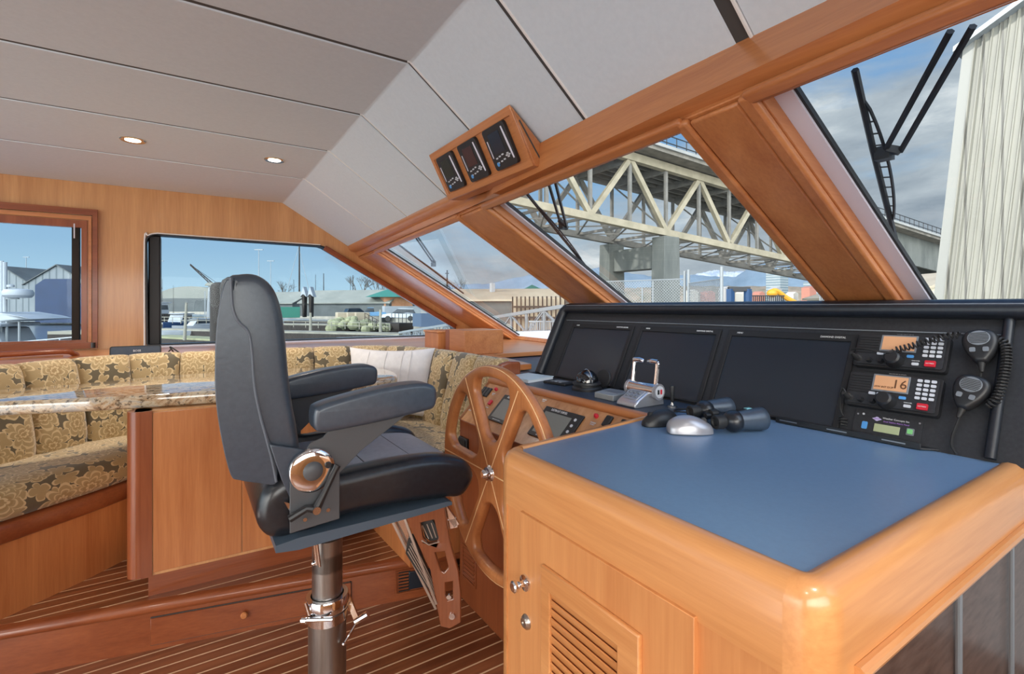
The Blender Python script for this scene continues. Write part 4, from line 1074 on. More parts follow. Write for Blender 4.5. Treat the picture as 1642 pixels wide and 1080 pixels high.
# seat pan
MB().prism([(.185,1.374,.712),(.185,1.374,.730),(.24,1.374,.737),(.66,1.374,.741),(.675,1.374,.737),(.675,1.374,.728),(.60,1.374,.722),(.24,1.374,.706)], (0,.572,0)).build('seat_pan', M['bluegrey'], ch, smooth=False)
# cushion: side bolsters, centre pad, front roll
sp = loop2([(.30,.765),(.40,.758),(.55,.752),(.66,.742),(.72,.735),(.755,.765),(.765,.800),(.745,.838),(.70,.862),(.62,.880),(.50,.884),(.36,.878),(.30,.872)])
m = MB(); pillow(m, sp, 1.385, 1.475, .035, XZ); m.build('seat_bolster', M['leatherb'], ch, ang=70)
m = MB(); pillow(m, sp, 1.845, 1.935, .035, XZ); m.build('seat_bolster', M['leatherb'], ch, ang=70)
s2 = loop2([(.28,.775),(.45,.765),(.66,.75),(.72,.748),(.748,.775),(.748,.81),(.72,.838),(.62,.853),(.45,.858),(.28,.855)])
for a, b in ((.0,.155),(.155,.31),(.31,.47)): pass
m = MB(); pillow(m, s2, 1.455, 1.865, .018, XZ); m.build('seat_cushion', M['leatherg'], ch, ang=70)
m = MB()
for x in (.45,.60): m.tube([(x,1.47,.8575 if x < .5 else .853),(x,1.85,.8575 if x < .5 else .853)], .0022, 6)
m.build('seat_seam', M['leather'], ch)
# rear lower bolster visible behind the bracket
rb = loop2([(.145,.80),(.17,.74),(.23,.725),(.30,.74),(.31,.86),(.24,.90),(.17,.87)])
m = MB(); pillow(m, rb, 1.40, 1.92, .04, XZ); m.build('rear_bolster', M['leatherb'], ch, ang=70)
# backrest : outer shell and cushion
XZB = lambda x, z, y: (x+.10*max(0,y-1.41), y, z)
body = loop2([(.082,1.398),(.070,1.310),(.066,1.20),(.068,1.10),(.080,1.00),(.098,.925),(.14,.905),(.20,.91),(.244,.945),(.242,1.00),(.229,1.08),(.220,1.16),(.213,1.25),(.202,1.33),(.180,1.385),(.145,1.412),(.105,1.412)], 4)
m = MB(); pillow(m, body, 1.412, 1.908, .022, XZB); m.build('back_cushion', M['leather'], ch, ang=70)
shell = loop2([(.074,1.385),(.060,1.300),(.055,1.20),(.057,1.10),(.070,1.00),(.088,.918),(.106,.902),(.150,.886),(.186,.876),(.193,.90),(.188,.95),(.166,1.02),(.145,1.11),(.137,1.21),(.129,1.262),(.106,1.292),(.096,1.325),(.093,1.365),(.087,1.396)], 3)
for ya in (1.402,1.890):
    MB().slab(shell, [], lambda x, z: XZB(x,z,ya), (0,.018,0)).build('back_wing', M['leather'], ch, bevel=.006, seg=3)
m = MB(); bs = [(.074,1.380),(.060,1.300),(.055,1.20),(.057,1.10),(.070,1.00),(.088,.918),(.115,.905),(.105,1.0),(.09,1.1),(.09,1.2),(.095,1.3),(.10,1.37)]
rows = [[Vector(XZB(x,z,y)) for x, z in bs] for y in (1.41,1.90)]
m.grid(rows, closed=True, capends=True); m.build('back_shell', M['leather'], ch, ang=50)
pip = [(.088,1.402),(.090,1.36),(.093,1.325),(.104,1.295),(.126,1.268),(.134,1.22),(.139,1.14),(.150,1.07),(.166,1.00),(.180,.94),(.190,.882)]
for yy in (1.402,1.908): MB().tube(cr([Vector(XZB(a,b,yy)) for a, b in pip],4), .0036, 7).build('piping', M['piping'], ch)
# hinge covers and arm brackets, both sides
for s, yy in ((-1,1.385),(1,1.935)):
    o = Vector((0,-.007,0))*(-s) if False else Vector((0,.010*s,0))
    m = MB().prism([(.172,yy,.985),(.192,yy,.978),(.29,yy,.948),(.335,yy,.925),(.335,yy,.86),(.22,yy,.84),(.200,yy,.89)], (0,.008,0)); m.build('hinge_cover', M['leather'], ch, bevel=.003)
    m = MB().prism([(.218,yy-.010,.90),(.218,yy-.010,.752),(.342,yy-.010,.762),(.342,yy-.010,.885),(.30,yy-.010,.95),(.25,yy-.010,.94)], (0,.007,0)); m.build('side_bracket', M['metalgrey'], ch, bevel=.002)
    m = MB().prism([(.268,yy-.006,.975),(.300,yy-.006,.985),(.345,yy-.006,1.035),(.565,yy-.006,1.035),(.535,yy-.006,1.02),(.400,yy-.006,.935),(.345,yy-.006,.885),(.30,yy-.006,.86),(.24,yy-.006,.93)], (0,.006,0)); m.build('arm_bracket', M['metalgrey'], ch, bevel=.0015)
    ap = loop2([(.272,1.060),(.272,1.020),(.290,1.006),(.33,1.005),(.45,1.014),(.575,1.028),(.606,1.036),(.614,1.060),(.612,1.090),(.59,1.106),(.54,1.111),(.44,1.104),(.34,1.088),(.285,1.074)], 4)
    m = MB(); yc = yy-.005 if s < 0 else yy-.01
    pillow(m, ap, yc-.035, yc+.045, .014, XZ); m.build('armrest', M['leather'], ch, ang=70)
    qy = Vector((0,s,0)).to_track_quat('Z','Y').to_matrix()
    cc_ = Vector((.272,yy+(-.010 if s < 0 else .006),.905))
    MB().lathe([(0,.010),(.030,.011),(.050,.010),(.056,.006),(.058,0)], cc_, qy, 40).build('pivot_disc', M['chrome'], ch)
    MB().lathe([(0,.020),(.016,.019),(.023,.014),(.026,.009),(.026,.006)], cc_, qy, 28).build('pivot_cap', M['metalgrey'], ch)
    if s < 0:
        MB().lathe([(0,.018),(.007,.018),(.009,.010),(.009,.006)], cc_+Vector((.037,0,.010)), qy, 16).build('stop_pin', M['black'], ch)
        m = MB(); y_ = yy-.028
        m.tube([(.277,y_,.808),(.300,y_,.85),(.325,y_,.900),(.332,y_,.912)], [.012,.0085,.0075,.0085], 10); m.tube([(.215,y_+.006,.795),(.255,y_,.815),(.277,y_,.808)], [.010,.009,.011], 10)
        m.build('recline_lever', M['black'], ch)
        m = MB()
        for x, z, r_ in ((.277,.808,.010),(.252,.785,.005),(.309,.797,.005)): m.cyl((x,yy-.024,z),(x,yy-(.042 if r_ > .006 else .012),z), r_, n=14)
        m.build('bolt', M['chrome'], ch)
        MB().prism([(.205,yy-.006,.835),(.225,yy-.006,.825),(.222,yy-.006,.800)], (0,.006,0)).build('catch', M['chrome'], ch)
# footrest hanging below the seat front
FP = ((.545,.839,0), 1.66)
def fp(x, y, o=0): return img(x, y, pl=FP)-cam*o
def P2(pts): return [(x, y) for x, y in pts]
def fslab(name, outer, holes, off, th, mat, bevel=.002, label=None):
    return MB().slab(outer, holes, lambda x, y: fp(x,y,off), cam*th).build(name, mat, ch, bevel=bevel, label=label, ang=25)
hole = lambda cx, cy, w, h, sk=0: [(cx-w/2+sk,cy-h/2),(cx+w/2+sk,cy-h/2),(cx+w/2-sk*.2,cy+h/2),(cx-w/2+3-sk*.2,cy+h/2)]
fslab('footrest_plate', [(642,812),(712,812),(722,870),(735,915),(739,950),(739,998),(722,1008),(706,1004),(698,960),(690,915),(668,868)], [
    [(674,838),(696,833),(703,862),(700,870),(686,872),(678,862)], [(697,886),(713,884),(719,910),(712,918),(706,914)], [(714,934),(726,932),(726,960),(718,963),(714,955)]], 0, .018, wood('dark gloss footrest wood',(.16,.045,.018),(.30,.095,.04),'Z',.15,.7), .003, 'dark glossy wooden footrest side plate')
fslab('footrest_tread', [(652,868),(660,862),(698,955),(698,968),(695,966),(648,892)], [], -.02, .02, M['rubber'])
m = MB()
for k in range(5):
    f = k/4; m.bar(fp(652+7*f,888-18*f,-.018), fp(696+1*f,962-10*f-6*f,-.018), .0022, .003)
m.build('tread_ribs', M['steel'], ch)
m = MB(); m.bar(fp(643,815,.0), fp(700,968,.002), .004, .008); m.bar(fp(624,838,-.03), fp(697,985,-.03), .005, .008); m.bar(fp(624,838,-.03), fp(636,828,-.02), .006,.03)
m.build('footrest_rail', M['steel'], ch)
fslab('footrest_bracket', [(622,832),(640,830),(652,868),(648,892),(636,872)], [], -.045, .02, M['chrome'])
fslab('pedal', [(673,840),(688,832),(700,850),(706,862),(702,870),(688,872),(680,866)], [], -.02, .012, M['rubber'])
m = MB()
for k in range(4): m.bar(fp(676+7*k,846-2*k,-.019), fp(686+6*k,868-1*k,-.019), .002, .003)
m.bar(fp(676,866,.001), fp(688,873,.001), .003); m.bar(fp(688,873,.001), fp(705,868,.001), .003); m.build('pedal_ribs', M['steel'], ch)
m = MB(); m.cyl(fp(694,800,-.03), fp(698,860,-.05), .012, n=12); m.cyl(fp(680,800,-.03), fp(682,850,-.05), .006, n=8); m.bar(fp(706,812,-.03), fp(731,848,-.03), .012, .02); m.bar(fp(718,846,-.03), fp(731,843,-.03), .012, .03)
m.build('footrest_hanger', M['chrome'], ch)
m = MB()
for x, y, r_ in ((720,956,.008),(725,987,.010)): m.cyl(fp(x,y,-.004), fp(x,y,.006), r_, n=16)
m.build('footrest_bolt', M['chrome'], ch)

# ================================================================== TABLE
tb = thing('dinette_table', 'cherry pedestal dinette table with polished granite top, behind the helm chair', 'table', (.2,2.7,UF))
TZ = .985
ol = cr([Vector((x,y,0)) for x, y in [(-1.15,2.74),(-.95,2.62),(-.574,2.535),(-.274,2.449),(.105,2.385),(.55,2.345),(.80,2.335),(.885,2.42),(.93,2.62),(.90,2.85),(.78,2.98),(.463,3.04),(.135,3.07),(-.15,3.05),(-.42,2.95),(-.80,2.93),(-1.1,2.92),(-1.2,2.84)]], 5, True)
P = [(p.x,p.y) for p in ol]
rows = []
for ins, z in ((.012,TZ-.052),(.003,TZ-.048),(0,TZ-.040),(0,TZ-.014),(.003,TZ-.005),(.010,TZ-.001),(.016,TZ)):
    rows.append([Vector((q[0],q[1],z)) for q in inset2(P, ins)])
MB().grid(rows, closed=True, capends=True).build('tabletop', M['granite'], tb, ang=60)
MB().prism([(-.17,2.36,.30),(.62,2.345,.30),(.62,2.75,.30),(-.17,2.80,.30)], (0,0,.632)).build('pedestal', M['bulk'], tb)
MB().tube([(-.155,2.395,.30),(-.155,2.395,.932)], .040, 20).build('corner_post', M['dwoodZ'], tb)
MB().box2((-.15,2.350,.30),(-.115,2.37,.932)).build('stile', M['dwoodZ'], tb)
m = MB(); m.prism([(-.112,2.352,.312),(.186,2.347,.312),(.186,2.347,.925),(-.112,2.352,.925)], (0,.02,0)); dd = m.build('door', M['woodZ'], tb, bevel=.0015)
m = MB(); m.prism([(.190,2.3469,.312),(.60,2.339,.312),(.60,2.339,.925),(.190,2.3469,.925)], (0,.02,0)); m.build('door', M['woodZ'], tb, bevel=.0015)
MB().prism([(-.13,2.415,UF),(.60,2.40,UF),(.60,2.72,UF),(-.13,2.76,UF)], (0,0,.105)).build('toe_kick', M['dwoodX'], tb)

# ================================================================== SETTEE
st = thing('settee', 'curved settee in gold floral upholstery around the dinette table', 'sofa', (.4,3.3,UF))
bt = cr([Vector((x,y,0)) for x, y in [(-1.9,2.55),(-1.45,2.62),(-1.05,2.80),(-.72,3.05),(-.45,3.30),(-.15,3.40),(.15,3.37),(.51,3.36),(.85,3.33),(1.10,3.22),(1.24,2.98),(1.285,2.7),(1.30,2.35),(1.31,2.08)]], 14)
def arcl(path):
    L = [0]
    for a, b in zip(path, path[1:]): L.append(L[-1]+(b-a).length)
    return L
LB = arcl(bt)
def at_s(s):
    k = 0
    while k < len(LB)-2 and LB[k+1] < s: k += 1
    f = (s-LB[k])/(LB[k+1]-LB[k]); p = bt[k].lerp(bt[k+1], f)
    a = bt[max(0,k-2)]; b = bt[min(len(bt)-1,k+3)]; d = (b-a).normalized()
    return p, Vector((d.y,-d.x,0))          # point, normal towards the table
S0, S1 = 0, LB[-1]
nseg = 19; seglen = (S1-S0)/nseg
for i in range(nseg):
    a, b = S0+seglen*i, S0+seglen*(i+1); rows = []; uvr = []; n = 10
    for j in range(n+1):
        u = j/n; s = a+(b-a)*(.012+.976*u); p, nn = at_s(s); puff = .022*(1-(2*u-1)**6)-.012
        prof = [(.0,.64),(.12,.64),(.125,.72),(.11,.80),(.085,.90),(.060,.99),(.045,1.04),(.025,1.068),(-.005,1.075),(-.03,1.065),(-.04,1.03),(-.04,.64)]
        rows.append([p+nn*(x+(puff if 0 < k < 9 else 0))+Vector((0,0,z+(puff*.3 if 4 < k < 10 else 0))) for k, (x, z) in enumerate(prof)])
        arc_ = 0; ur = []
        for k, (x, z) in enumerate(prof):
            if k: arc_ += math.hypot(x-prof[k-1][0], z-prof[k-1][1])
            ur.append((s, arc_))
        uvr.append(ur)
    MB().grid(rows, closed=True, uvs=uvr, capends=True).build('back_panel', M['damask'], st, ang=75)
def strip(name, prof, mat, sa, sb, n=90, parent=st, uv=True, **k):
    rows, uvr = [], []
    for j in range(n+1):
        s = sa+(sb-sa)*j/n; p, nn = at_s(s)
        rows.append([p+nn*x+Vector((0,0,z)) for x, z in prof])
        arc_ = 0; ur = []
        for q, (x, z) in enumerate(prof):
            if q: arc_ += math.hypot(x-prof[q-1][0], z-prof[q-1][1])
            ur.append((s+.37, arc_+.21))
        uvr.append(ur)
    return MB().grid(rows, closed=True, uvs=uvr, capends=True).build(name, mat, parent, ang=60, **k)
# seat: the port run and the forward run meet at the corner
SM = .50
strip('seat_cushion', [(.08,.545),(.46,.545),(.50,.552),(.515,.58),(.51,.625),(.49,.655),(.45,.670),(.38,.675),(.08,.668)], M['damask'], 0, S1)
strip('seat_band', [(.04,.47),(.505,.47),(.515,.478),(.515,.535),(.505,.543),(.04,.543)], M['dwoodX'], 0, S1)
strip('seat_base', [(.02,UF),(.50,UF),(.50,.47),(.02,.47)], M['woodZ'], 0, S1-.0)
strip('back_board', [(-.045,UF),(-.04,1.055),(-.075,1.055),(-.075,UF)], M['woodX'], 0, S1)
p, nn = at_s(S1)
rows = []
for dy in (0,-.035):
    rows.append([Vector((p.x,p.y+dy,0))+nn*x+Vector((0,0,z)) for x, z in [(-.075,.60),(.13,.60),(.13,.80),(.09,.96),(.065,1.03),(.04,1.055),(.0,1.065),(-.075,1.06)]])
MB().grid(rows, closed=True, capends=True).build('end_cap', M['dwoodZ'], st, bevel=.012, seg=3, label='dark cherry end cap')
# fill behind the aft curve is covered by the ledge. cushion on it
pl = thing('throw_pillow', 'cream quilted throw pillow leaning in the corner of the settee', 'pillow', (.98,3.0,.68))
pc = Vector((1.01,2.90,.885)); pr_ = Matrix.Rotation(R(-38),3,'Z') @ Matrix.Rotation(R(-14),3,'X')
n = 26; w = .265; hh = .205
f_, b_ = [], []
for i in range(n+1):
    rf, rb2 = [], []
    for j in range(n+1):
        u, v = 2*i/n-1, 2*j/n-1
        pinch = 1-.10*(1-abs(u)**2)*abs(v)**4; pin2 = 1-.10*(1-abs(v)**2)*abs(u)**4
        x, z = u*w*pin2, v*hh*pinch
        th = .075*((1-u**2)*(1-v**2))**.42+.002
        q = .003*math.sin(u*26)*math.sin(v*24)*(1-u**4)*(1-v**4)
        rf.append(pc+pr_ @ Vector((x,-th-q,z))); rb2.append(pc+pr_ @ Vector((x,th,z)))
    f_.append(rf); b_.append(rb2)
m = MB(); m.grid(f_); m.grid(b_)
m.build('pillow_body', M['pillow'], pl, ang=80)
m = MB()
for k, (x, ln) in enumerate(((-.13,0),(-.02,1),(.08,1),(.13,0))):
    m.tube([pc+pr_ @ Vector((x+.01*v,-.0755*((1-(x/w)**2)*(1-(v)**2))**.42-.0035, v*hh)) for v in [-.85+.17*i for i in range(11)]], .0016, 5)
m.build('quilting', plain('quilt thread',(.8,.77,.74),.8), pl)
# portable speaker on the ledge
spk = thing('portable_speaker', 'flat black portable speaker on the ledge behind the settee, under the side window post', 'speaker', (-.35,3.95,1.035))
pq = img(218,569,Z=1.035); so = Vector((-.40,3.62,1.037))
so = Vector((img(218,572,Z=1.036).x, img(218,572,Z=1.036).y, 1.036))
rz = Matrix.Rotation(R(2),3,'Z') @ Matrix.Rotation(R(-12),3,'X')
def SP(mb, n, mat, **k): return mb.build(n, mat, spk, **k)
bx_ = MB(); bx_.prism([so+rz @ Vector((p[0],0,p[1]+.036)) for p in rrect(.245,.062,.012)], rz @ Vector((0,.045,0))); SP(bx_, 'body', M['black'], bevel=.003)
g = MB(); g.prism([so+rz @ Vector((p[0],-.002,p[1]+.036)) for p in rrect(.232,.050,.009)], rz @ Vector((0,.003,0))); SP(g, 'grille', M['dashtop'])
tm = MW[spk.name].inverted() @ (Matrix.Translation(so+rz @ Vector((.005,-.0035,.036))) @ (rz @ Matrix.Rotation(R(90),3,'X')).to_4x4())
text('BOSE', 'maker_print', M['key'], spk, tm, .016)
cdx = thing('charger_cable', 'small tangle of black cable beside the portable speaker', 'cable', so+Vector((.16,0,0)))
c = so+Vector((.15,.0,.006)); MB().tube(cr([c+Vector((.0,.02,0)), c+Vector((.02,-.01,.03)), c+Vector((.035,.01,.01)), c+Vector((.015,.02,.045)), c+Vector((.05,.0,.02)), c+Vector((.07,-.01,0))],6), .004, 6).build('cable', M['rubber'], cdx)
# wooden boxes on the shelf in the forward corner
b1 = thing('wooden_box', 'large square-cornered teak box on the shelf at the foot of the corner window post', 'box', (1.57,2.95,1.035))
o = MB().box2((1.42,2.72,1.036),(1.70,2.99,1.185)).build('body', M['woodY'], b1, bevel=.002)
MB().box2((1.419,2.93,1.037),(1.4195,2.988,1.184)).build('end_panel', M['dwoodZ'], b1)
b2 = thing('wooden_box', 'smaller teak box with pale lid standing aft of the large teak box', 'box', (1.44,3.12,1.035))
MB().box2((1.39,3.04,1.036),(1.52,3.26,1.158)).build('body', M['woodZ'], b2, bevel=.002)
MB().box2((1.383,3.033,1.158),(1.527,3.267,1.172)).build('lid', M['woodY'], b2, bevel=.003)
# grab rail at the aft window
gr = thing('grab_rail', 'rounded cherry grab rail along the ledge below the aft side window', 'rail', (-.9,3.9,1.035))
g0 = img(0,580,Z=1.05); g1 = img(140,560,Z=1.055)
pth = cr([Vector((-1.9,3.72,1.065)), Vector((-1.2,3.78,1.066)), Vector((-.80,3.86,1.068)), Vector((-.615,3.92,1.068)), Vector((-.58,3.96,1.052)), Vector((-.57,4.0,1.036))], 6)
MB().tube(pth, .016, 12).build('rail', M['dwoodX'], gr)
MB().bar((-.62,3.93,1.04),(-1.9,3.74,1.04),.010,.012).build('rail_foot', M['woodX'], gr)
# ================================================================== WIPERS outside the windscreen
def wsp(px, py, off=-.06): 
    return img(px, py, pl=(WSN, WSD+.0))+nrm*(-off)
WO = (WSN, WSD+.075*WSN.length)
def wo(px, py): return img(px, py, pl=WO)
def wiper(label, blade, armA, armB, hubp, ladder):
    t = thing('windscreen_wiper', label, 'wiper', wo(*hubp))
    m = MB(); m.tube([wo(*p) for p in blade], .007, 6); m.build('blade', M['rubber'], t)
    a, b = wo(*blade[0]), wo(*blade[-1]); d = (b-a); o = nrm*-.0+nrm.cross(d).normalized()*(.022 if ladder > 0 else -.022)
    m = MB(); f0, f1 = .12, .88; pts = []
    for k in range(13):
        f = f0+(f1-f0)*k/12; h = math.sin(PI*k/12)**.6
        pts.append(a+d*f+o*h)
        m.bar(a+d*f, a+d*f+o*h, .003)
    m.tube(pts, .0035, 5); m.build('blade_frame', M['blackiron'], t)
    m = MB()
    for p, q in (armA, armB): m.tube([wo(*p), wo(*q)], .0065, 6)
    m.build('arm', M['blackiron'], t)
    h = wo(*hubp); m = MB(); m.bar(wo(*armA[1]), wo(*armB[1]), .016, .016); m.box(h, (.03,.03,.03)); m.build('pivot_bracket', M['blackiron'], t)
    return t
wiper('black pantograph wiper outside the right-hand windscreen pane, in front of the cloud', [(1371,112),(1400,240),(1435,382)], ((1524,50),(1421,238)), ((1560,42),(1444,242)), (1418,246), -1)
wiper('black pantograph wiper outside the middle windscreen pane, in front of the bridge', [(843,308),(895,372),(945,434)], ((878,288),(897,352)), ((889,286),(909,366)), (903,362), -1)
wiper('black pantograph wiper outside the port windscreen pane, against the pale sky', [(634,388),(690,430),(743,470)], ((662,374),(692,418)), ((666,374),(698,420)), (695,424), -1)

# ================================================================== WORLD OUTSIDE
WZ = -2.3
o = MB().prism([(-400,5.0,WZ),(500,5.0,WZ),(500,900,WZ),(-400,900,WZ)], (0,0,-.1)).build('water', M['water'], smooth=False)
struct(o)
# land in the forward-right half, rising away
LZ = -.45
lp = [far(615,105),far(700,62),far(860,30),far(1000,16),far(1400,9.5),far(2400,9.5),far(2600,300),far(1200,700),far(250,700),far(250,330),far(420,200),far(560,140)]
struct(MB().prism([(p.x,p.y,LZ) for p in lp], (0,0,-2.2)).build('quay_ground', M['yard'], smooth=False))
struct(MB().prism([(p.x,p.y,LZ+.02) for p in (far(660,100),far(735,100),far(735,84),far(680,84))], (0,0,.03)).build('grass_verge', M['grass']))
# mountains: ridges with depth
def ridge(name, pts, t, depth, mat, seed, base=-3, kind='structure', n=90):
    random.seed(seed); m = MB(); rows = []
    xs = [pts[0][0]+(pts[-1][0]-pts[0][0])*i/n for i in range(n+1)]
    def hy(x):
        for (x0,y0),(x1,y1) in zip(pts,pts[1:]):
            if x0 <= x <= x1: return y0+(y1-y0)*(x-x0)/(x1-x0)
        return pts[-1][1]
    A, B, C, D = [], [], [], []
    for x in xs:
        j = random.uniform(-1,1)
        A.append(far(x,t-depth,base)); B.append(far(x,t-depth*.45,py=492-(492-hy(x))*.55*(t-depth*.45)/t*1.0+j)); C.append(far(x,t,py=hy(x)+j*.8)); D.append(far(x,t+depth,base))
    return MB().grid([A,B,C,D]).build(name, mat, None, ang=180)
struct(ridge('mountain', [(600,470),(720,456),(780,455),(830,444),(880,436),(905,439),(960,428),(1000,436),(1040,442),(1100,440),(1200,445)], 5200, 900, M['mtn'], 3))
struct(ridge('mountain', [(1085,446),(1120,438),(1150,432),(1168,436),(1190,434),(1210,441),(1240,446)], 7000, 900, M['snow'], 4))
struct(ridge('mountain', [(1150,462),(1185,440),(1210,424),(1235,420),(1262,424),(1330,440),(1420,462)], 3400, 700, M['mtn'], 5))
o = ridge('tree_line', [(690,466),(800,463),(870,464),(1000,466),(1150,468),(1400,470)], 900, 40, M['forest'], 6, n=400); tag(o, kind='stuff', label='distant dark conifer line below the mountains', cat='trees')
struct(ridge('shore_hill', [(880,470),(1000,462),(1100,458),(1250,459),(1420,463)], 700, 60, M['town'], 8))
struct(ridge('far_shore', [(-400,488),(240,487),(300,486),(640,482)], 900, 60, M['town'], 9))
# houses on the far shore, one object each
random.seed(21)
hcols = [plain('cream render',(.5,.48,.42),.8), plain('brick red render',(.35,.15,.11),.8), plain('grey render',(.3,.3,.3),.8)]
nh = 0
for k in range(9):
    x = 1108+k*27; t = 520+random.uniform(-30,30); w = random.uniform(9,14)
    c = far(x,t,py=468+random.uniform(-2,7)); h_ = random.uniform(3.5,7)
    m = MB(); m.box2((c.x-w/2,c.y-4,-3),(c.x+w/2,c.y+4,c.z+h_/2)); m.prism([(c.x-w/2,c.y-4.2,c.z+h_/2),(c.x+w/2,c.y-4.2,c.z+h_/2),(c.x,c.y-4.2,c.z+h_/2+2)],(0,8.4,0))
    o = m.build('house', hcols[k%3], None); tag(o, 'small far-off house on the wooded shore beyond the fence', 'house', 'far houses on the shore')
# ---------------- bridge
br = thing('truss_bridge', 'cream steel truss road bridge on tall concrete piers beyond the windscreen', 'bridge', (46.6,43,LZ))
bd = Vector((.997,-.078,-.085)).normalized(); bn0 = Vector((46.6,38.9,9.93)); bf0 = Vector((46.4,47.5,9.93))
up = Vector((0,0,1)); TH = 7.6
def nb(s, base=bn0, z=0): return base+bd*s+up*z
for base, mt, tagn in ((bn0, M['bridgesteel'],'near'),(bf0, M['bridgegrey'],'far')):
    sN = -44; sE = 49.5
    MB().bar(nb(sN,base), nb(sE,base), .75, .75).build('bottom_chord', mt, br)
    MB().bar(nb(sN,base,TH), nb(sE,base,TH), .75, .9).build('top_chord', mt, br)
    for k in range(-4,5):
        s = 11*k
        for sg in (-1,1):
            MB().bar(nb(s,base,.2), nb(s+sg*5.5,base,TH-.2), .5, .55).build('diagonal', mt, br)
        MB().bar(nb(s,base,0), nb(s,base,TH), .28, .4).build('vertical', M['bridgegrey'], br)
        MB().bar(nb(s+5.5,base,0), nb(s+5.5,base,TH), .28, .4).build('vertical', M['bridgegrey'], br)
for k in range(-8,10):
    s = 5.5*k
    MB().bar(nb(s,bn0,0), nb(s,bf0,0), .22, .3).build('cross_beam', M['bridgegrey'], br)
    MB().bar(nb(s,bn0,TH-.2), nb(s,bf0,TH-.2), .35, .9).build('floor_beam', M['bridgegrey'], br)
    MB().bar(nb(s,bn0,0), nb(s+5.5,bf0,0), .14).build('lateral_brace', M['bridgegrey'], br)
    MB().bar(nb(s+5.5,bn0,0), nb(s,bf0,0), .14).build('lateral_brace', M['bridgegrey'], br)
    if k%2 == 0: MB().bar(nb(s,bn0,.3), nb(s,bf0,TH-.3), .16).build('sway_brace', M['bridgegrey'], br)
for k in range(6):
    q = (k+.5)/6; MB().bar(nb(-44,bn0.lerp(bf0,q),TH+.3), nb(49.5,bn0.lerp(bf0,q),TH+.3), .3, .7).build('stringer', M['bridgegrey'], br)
def dk_(s0, s1, z0, z1, y0, y1, nm, mt):
    m = MB(); a = Vector((0,y0,0)); b = Vector((0,y1,0))
    m.prism([nb(s0,bn0,z0)+a, nb(s1,bn0,z0)+a, nb(s1,bn0,z1)+a, nb(s0,bn0,z1)+a], b-a); return m.build(nm, mt, br)
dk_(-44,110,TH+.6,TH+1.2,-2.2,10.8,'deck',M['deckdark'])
dk_(-44,110,TH+1.0,TH+1.35,-2.5,-2.1,'deck_edge',M['parapet'])
dk_(-44,110,TH+1.35,TH+2.9,10.6,10.8,'parapet',M['parapet'])
dk_(49.5,110,TH-4.2,TH+.6,-.4,.1,'girder',M['concrete']); dk_(49.5,110,TH-4.2,TH+.6,4.0,4.5,'girder',M['concrete']); dk_(49.5,110,TH-4.2,TH+.6,8.4,8.9,'girder',M['concrete'])
m = MB()
for z in (1.7,2.5): m.bar(nb(-44,bn0,TH+z)+Vector((0,-2.3,0)), nb(110,bn0,TH+z)+Vector((0,-2.3,0)), .09)
m.build('railing', M['blackiron'], br)
m = MB()
for k in range(100): 
    s = -44+1.54*k; m.bar(nb(s,bn0,TH+1.3)+Vector((0,-2.3,0)), nb(s,bn0,TH+2.5)+Vector((0,-2.3,0)), .08)
m.build('railing_posts', M['blackiron'], br)
def pier(s, capz, w=2.9):
    a = nb(s,bn0); b = nb(s,bf0); zt_ = a.z-.5
    p = MB()
    for c in (a,b): p.prism([(c.x-w/2,c.y-w*.30,LZ),(c.x+w/2,c.y-w*.30,LZ),(c.x+w*.42,c.y-w*.30,zt_),(c.x-w*.42,c.y-w*.30,zt_)],(0,w*.62,0))
    p.box2((a.x-w*.30,a.y,zt_-3.6),(a.x+w*.30,b.y,zt_-.9))
    return p.build('pier', M['concrete'], br, bevel=.08)
pier(0,0,3.0); pier(49.5,0,3.4); pier(76,0,3.2)
for px_, t in ((1350,84),(1498,96)):
    c = far(px_,t); s = (c-bn0).dot(bd); b = nb(s,bn0,TH+1.3)+Vector((0,10.7,0))
    l = thing('street_lamp', 'thin grey street lamp on the bridge deck, the %s one' % ('left' if px_ < 1400 else 'right'), 'street lamp', b)
    MB().cyl(b, b+up*7.5, .10, .06, 8).build('pole', M['galv'], l); MB().bar(b+up*7.5, b+up*7.4+rt*-2.2, .10, .10).build('arm', M['galv'], l)
# ---------------- chain link fence behind the console
fe = thing('chain_link_fence', 'chain-link fence with galvanised posts standing beyond the windscreen', 'fence', far(1050,17,LZ))
fa, fb, fc = far(950,19.5), far(1100,17.5), far(1158,14.5)
def fh(px_, t, py_): return far(px_, t, py=py_).z
fence_posts = [(990,19.0,455),(1047,18.2,448),(1098,17.5,440),(1157,14.5,427)]
for px_, t, py_ in ((965,19.4,458),(1030,18.4,462),(1047,18.2,450),(1098,17.5,434),(1104,17.3,432),(1157,14.5,427)):
    c = far(px_,t); MB().cyl((c.x,c.y,LZ), (c.x,c.y,fh(px_,t,py_)), .05 if px_ > 1090 else .03, n=8).build('post', M['galv'], fe)
def mesh_panel(p, q, z0, z1, nm):
    m = MB(); d = (q-p); L_ = d.length; hgt = z1-z0; st_ = .105
    k = -int(hgt/st_)
    while k*st_ < L_:
        for sg in (1,-1):
            x0 = k*st_; a_, b_ = (x0, x0+hgt)
            za_, zb_ = (z0, z1) if sg > 0 else (z1, z0)
            if a_ < 0: za_ += (zb_-za_)*(-a_/hgt); a_ = 0
            if b_ > L_: zb_ = za_+(zb_-za_)*((L_-a_)/max(1e-6,(b_-a_))); b_ = L_
            if b_ > a_: m.bar(p+d*(a_/L_)+Vector((0,0,za_)), p+d*(b_/L_)+Vector((0,0,zb_)), .011)
        k += 1
    m.build(nm, M['galv'], fe)
p = far(945,19.7,0); q = far(1098,17.5,0); mesh_panel(p, q, .3, fh(1098,17.5,447), 'wire_mesh')
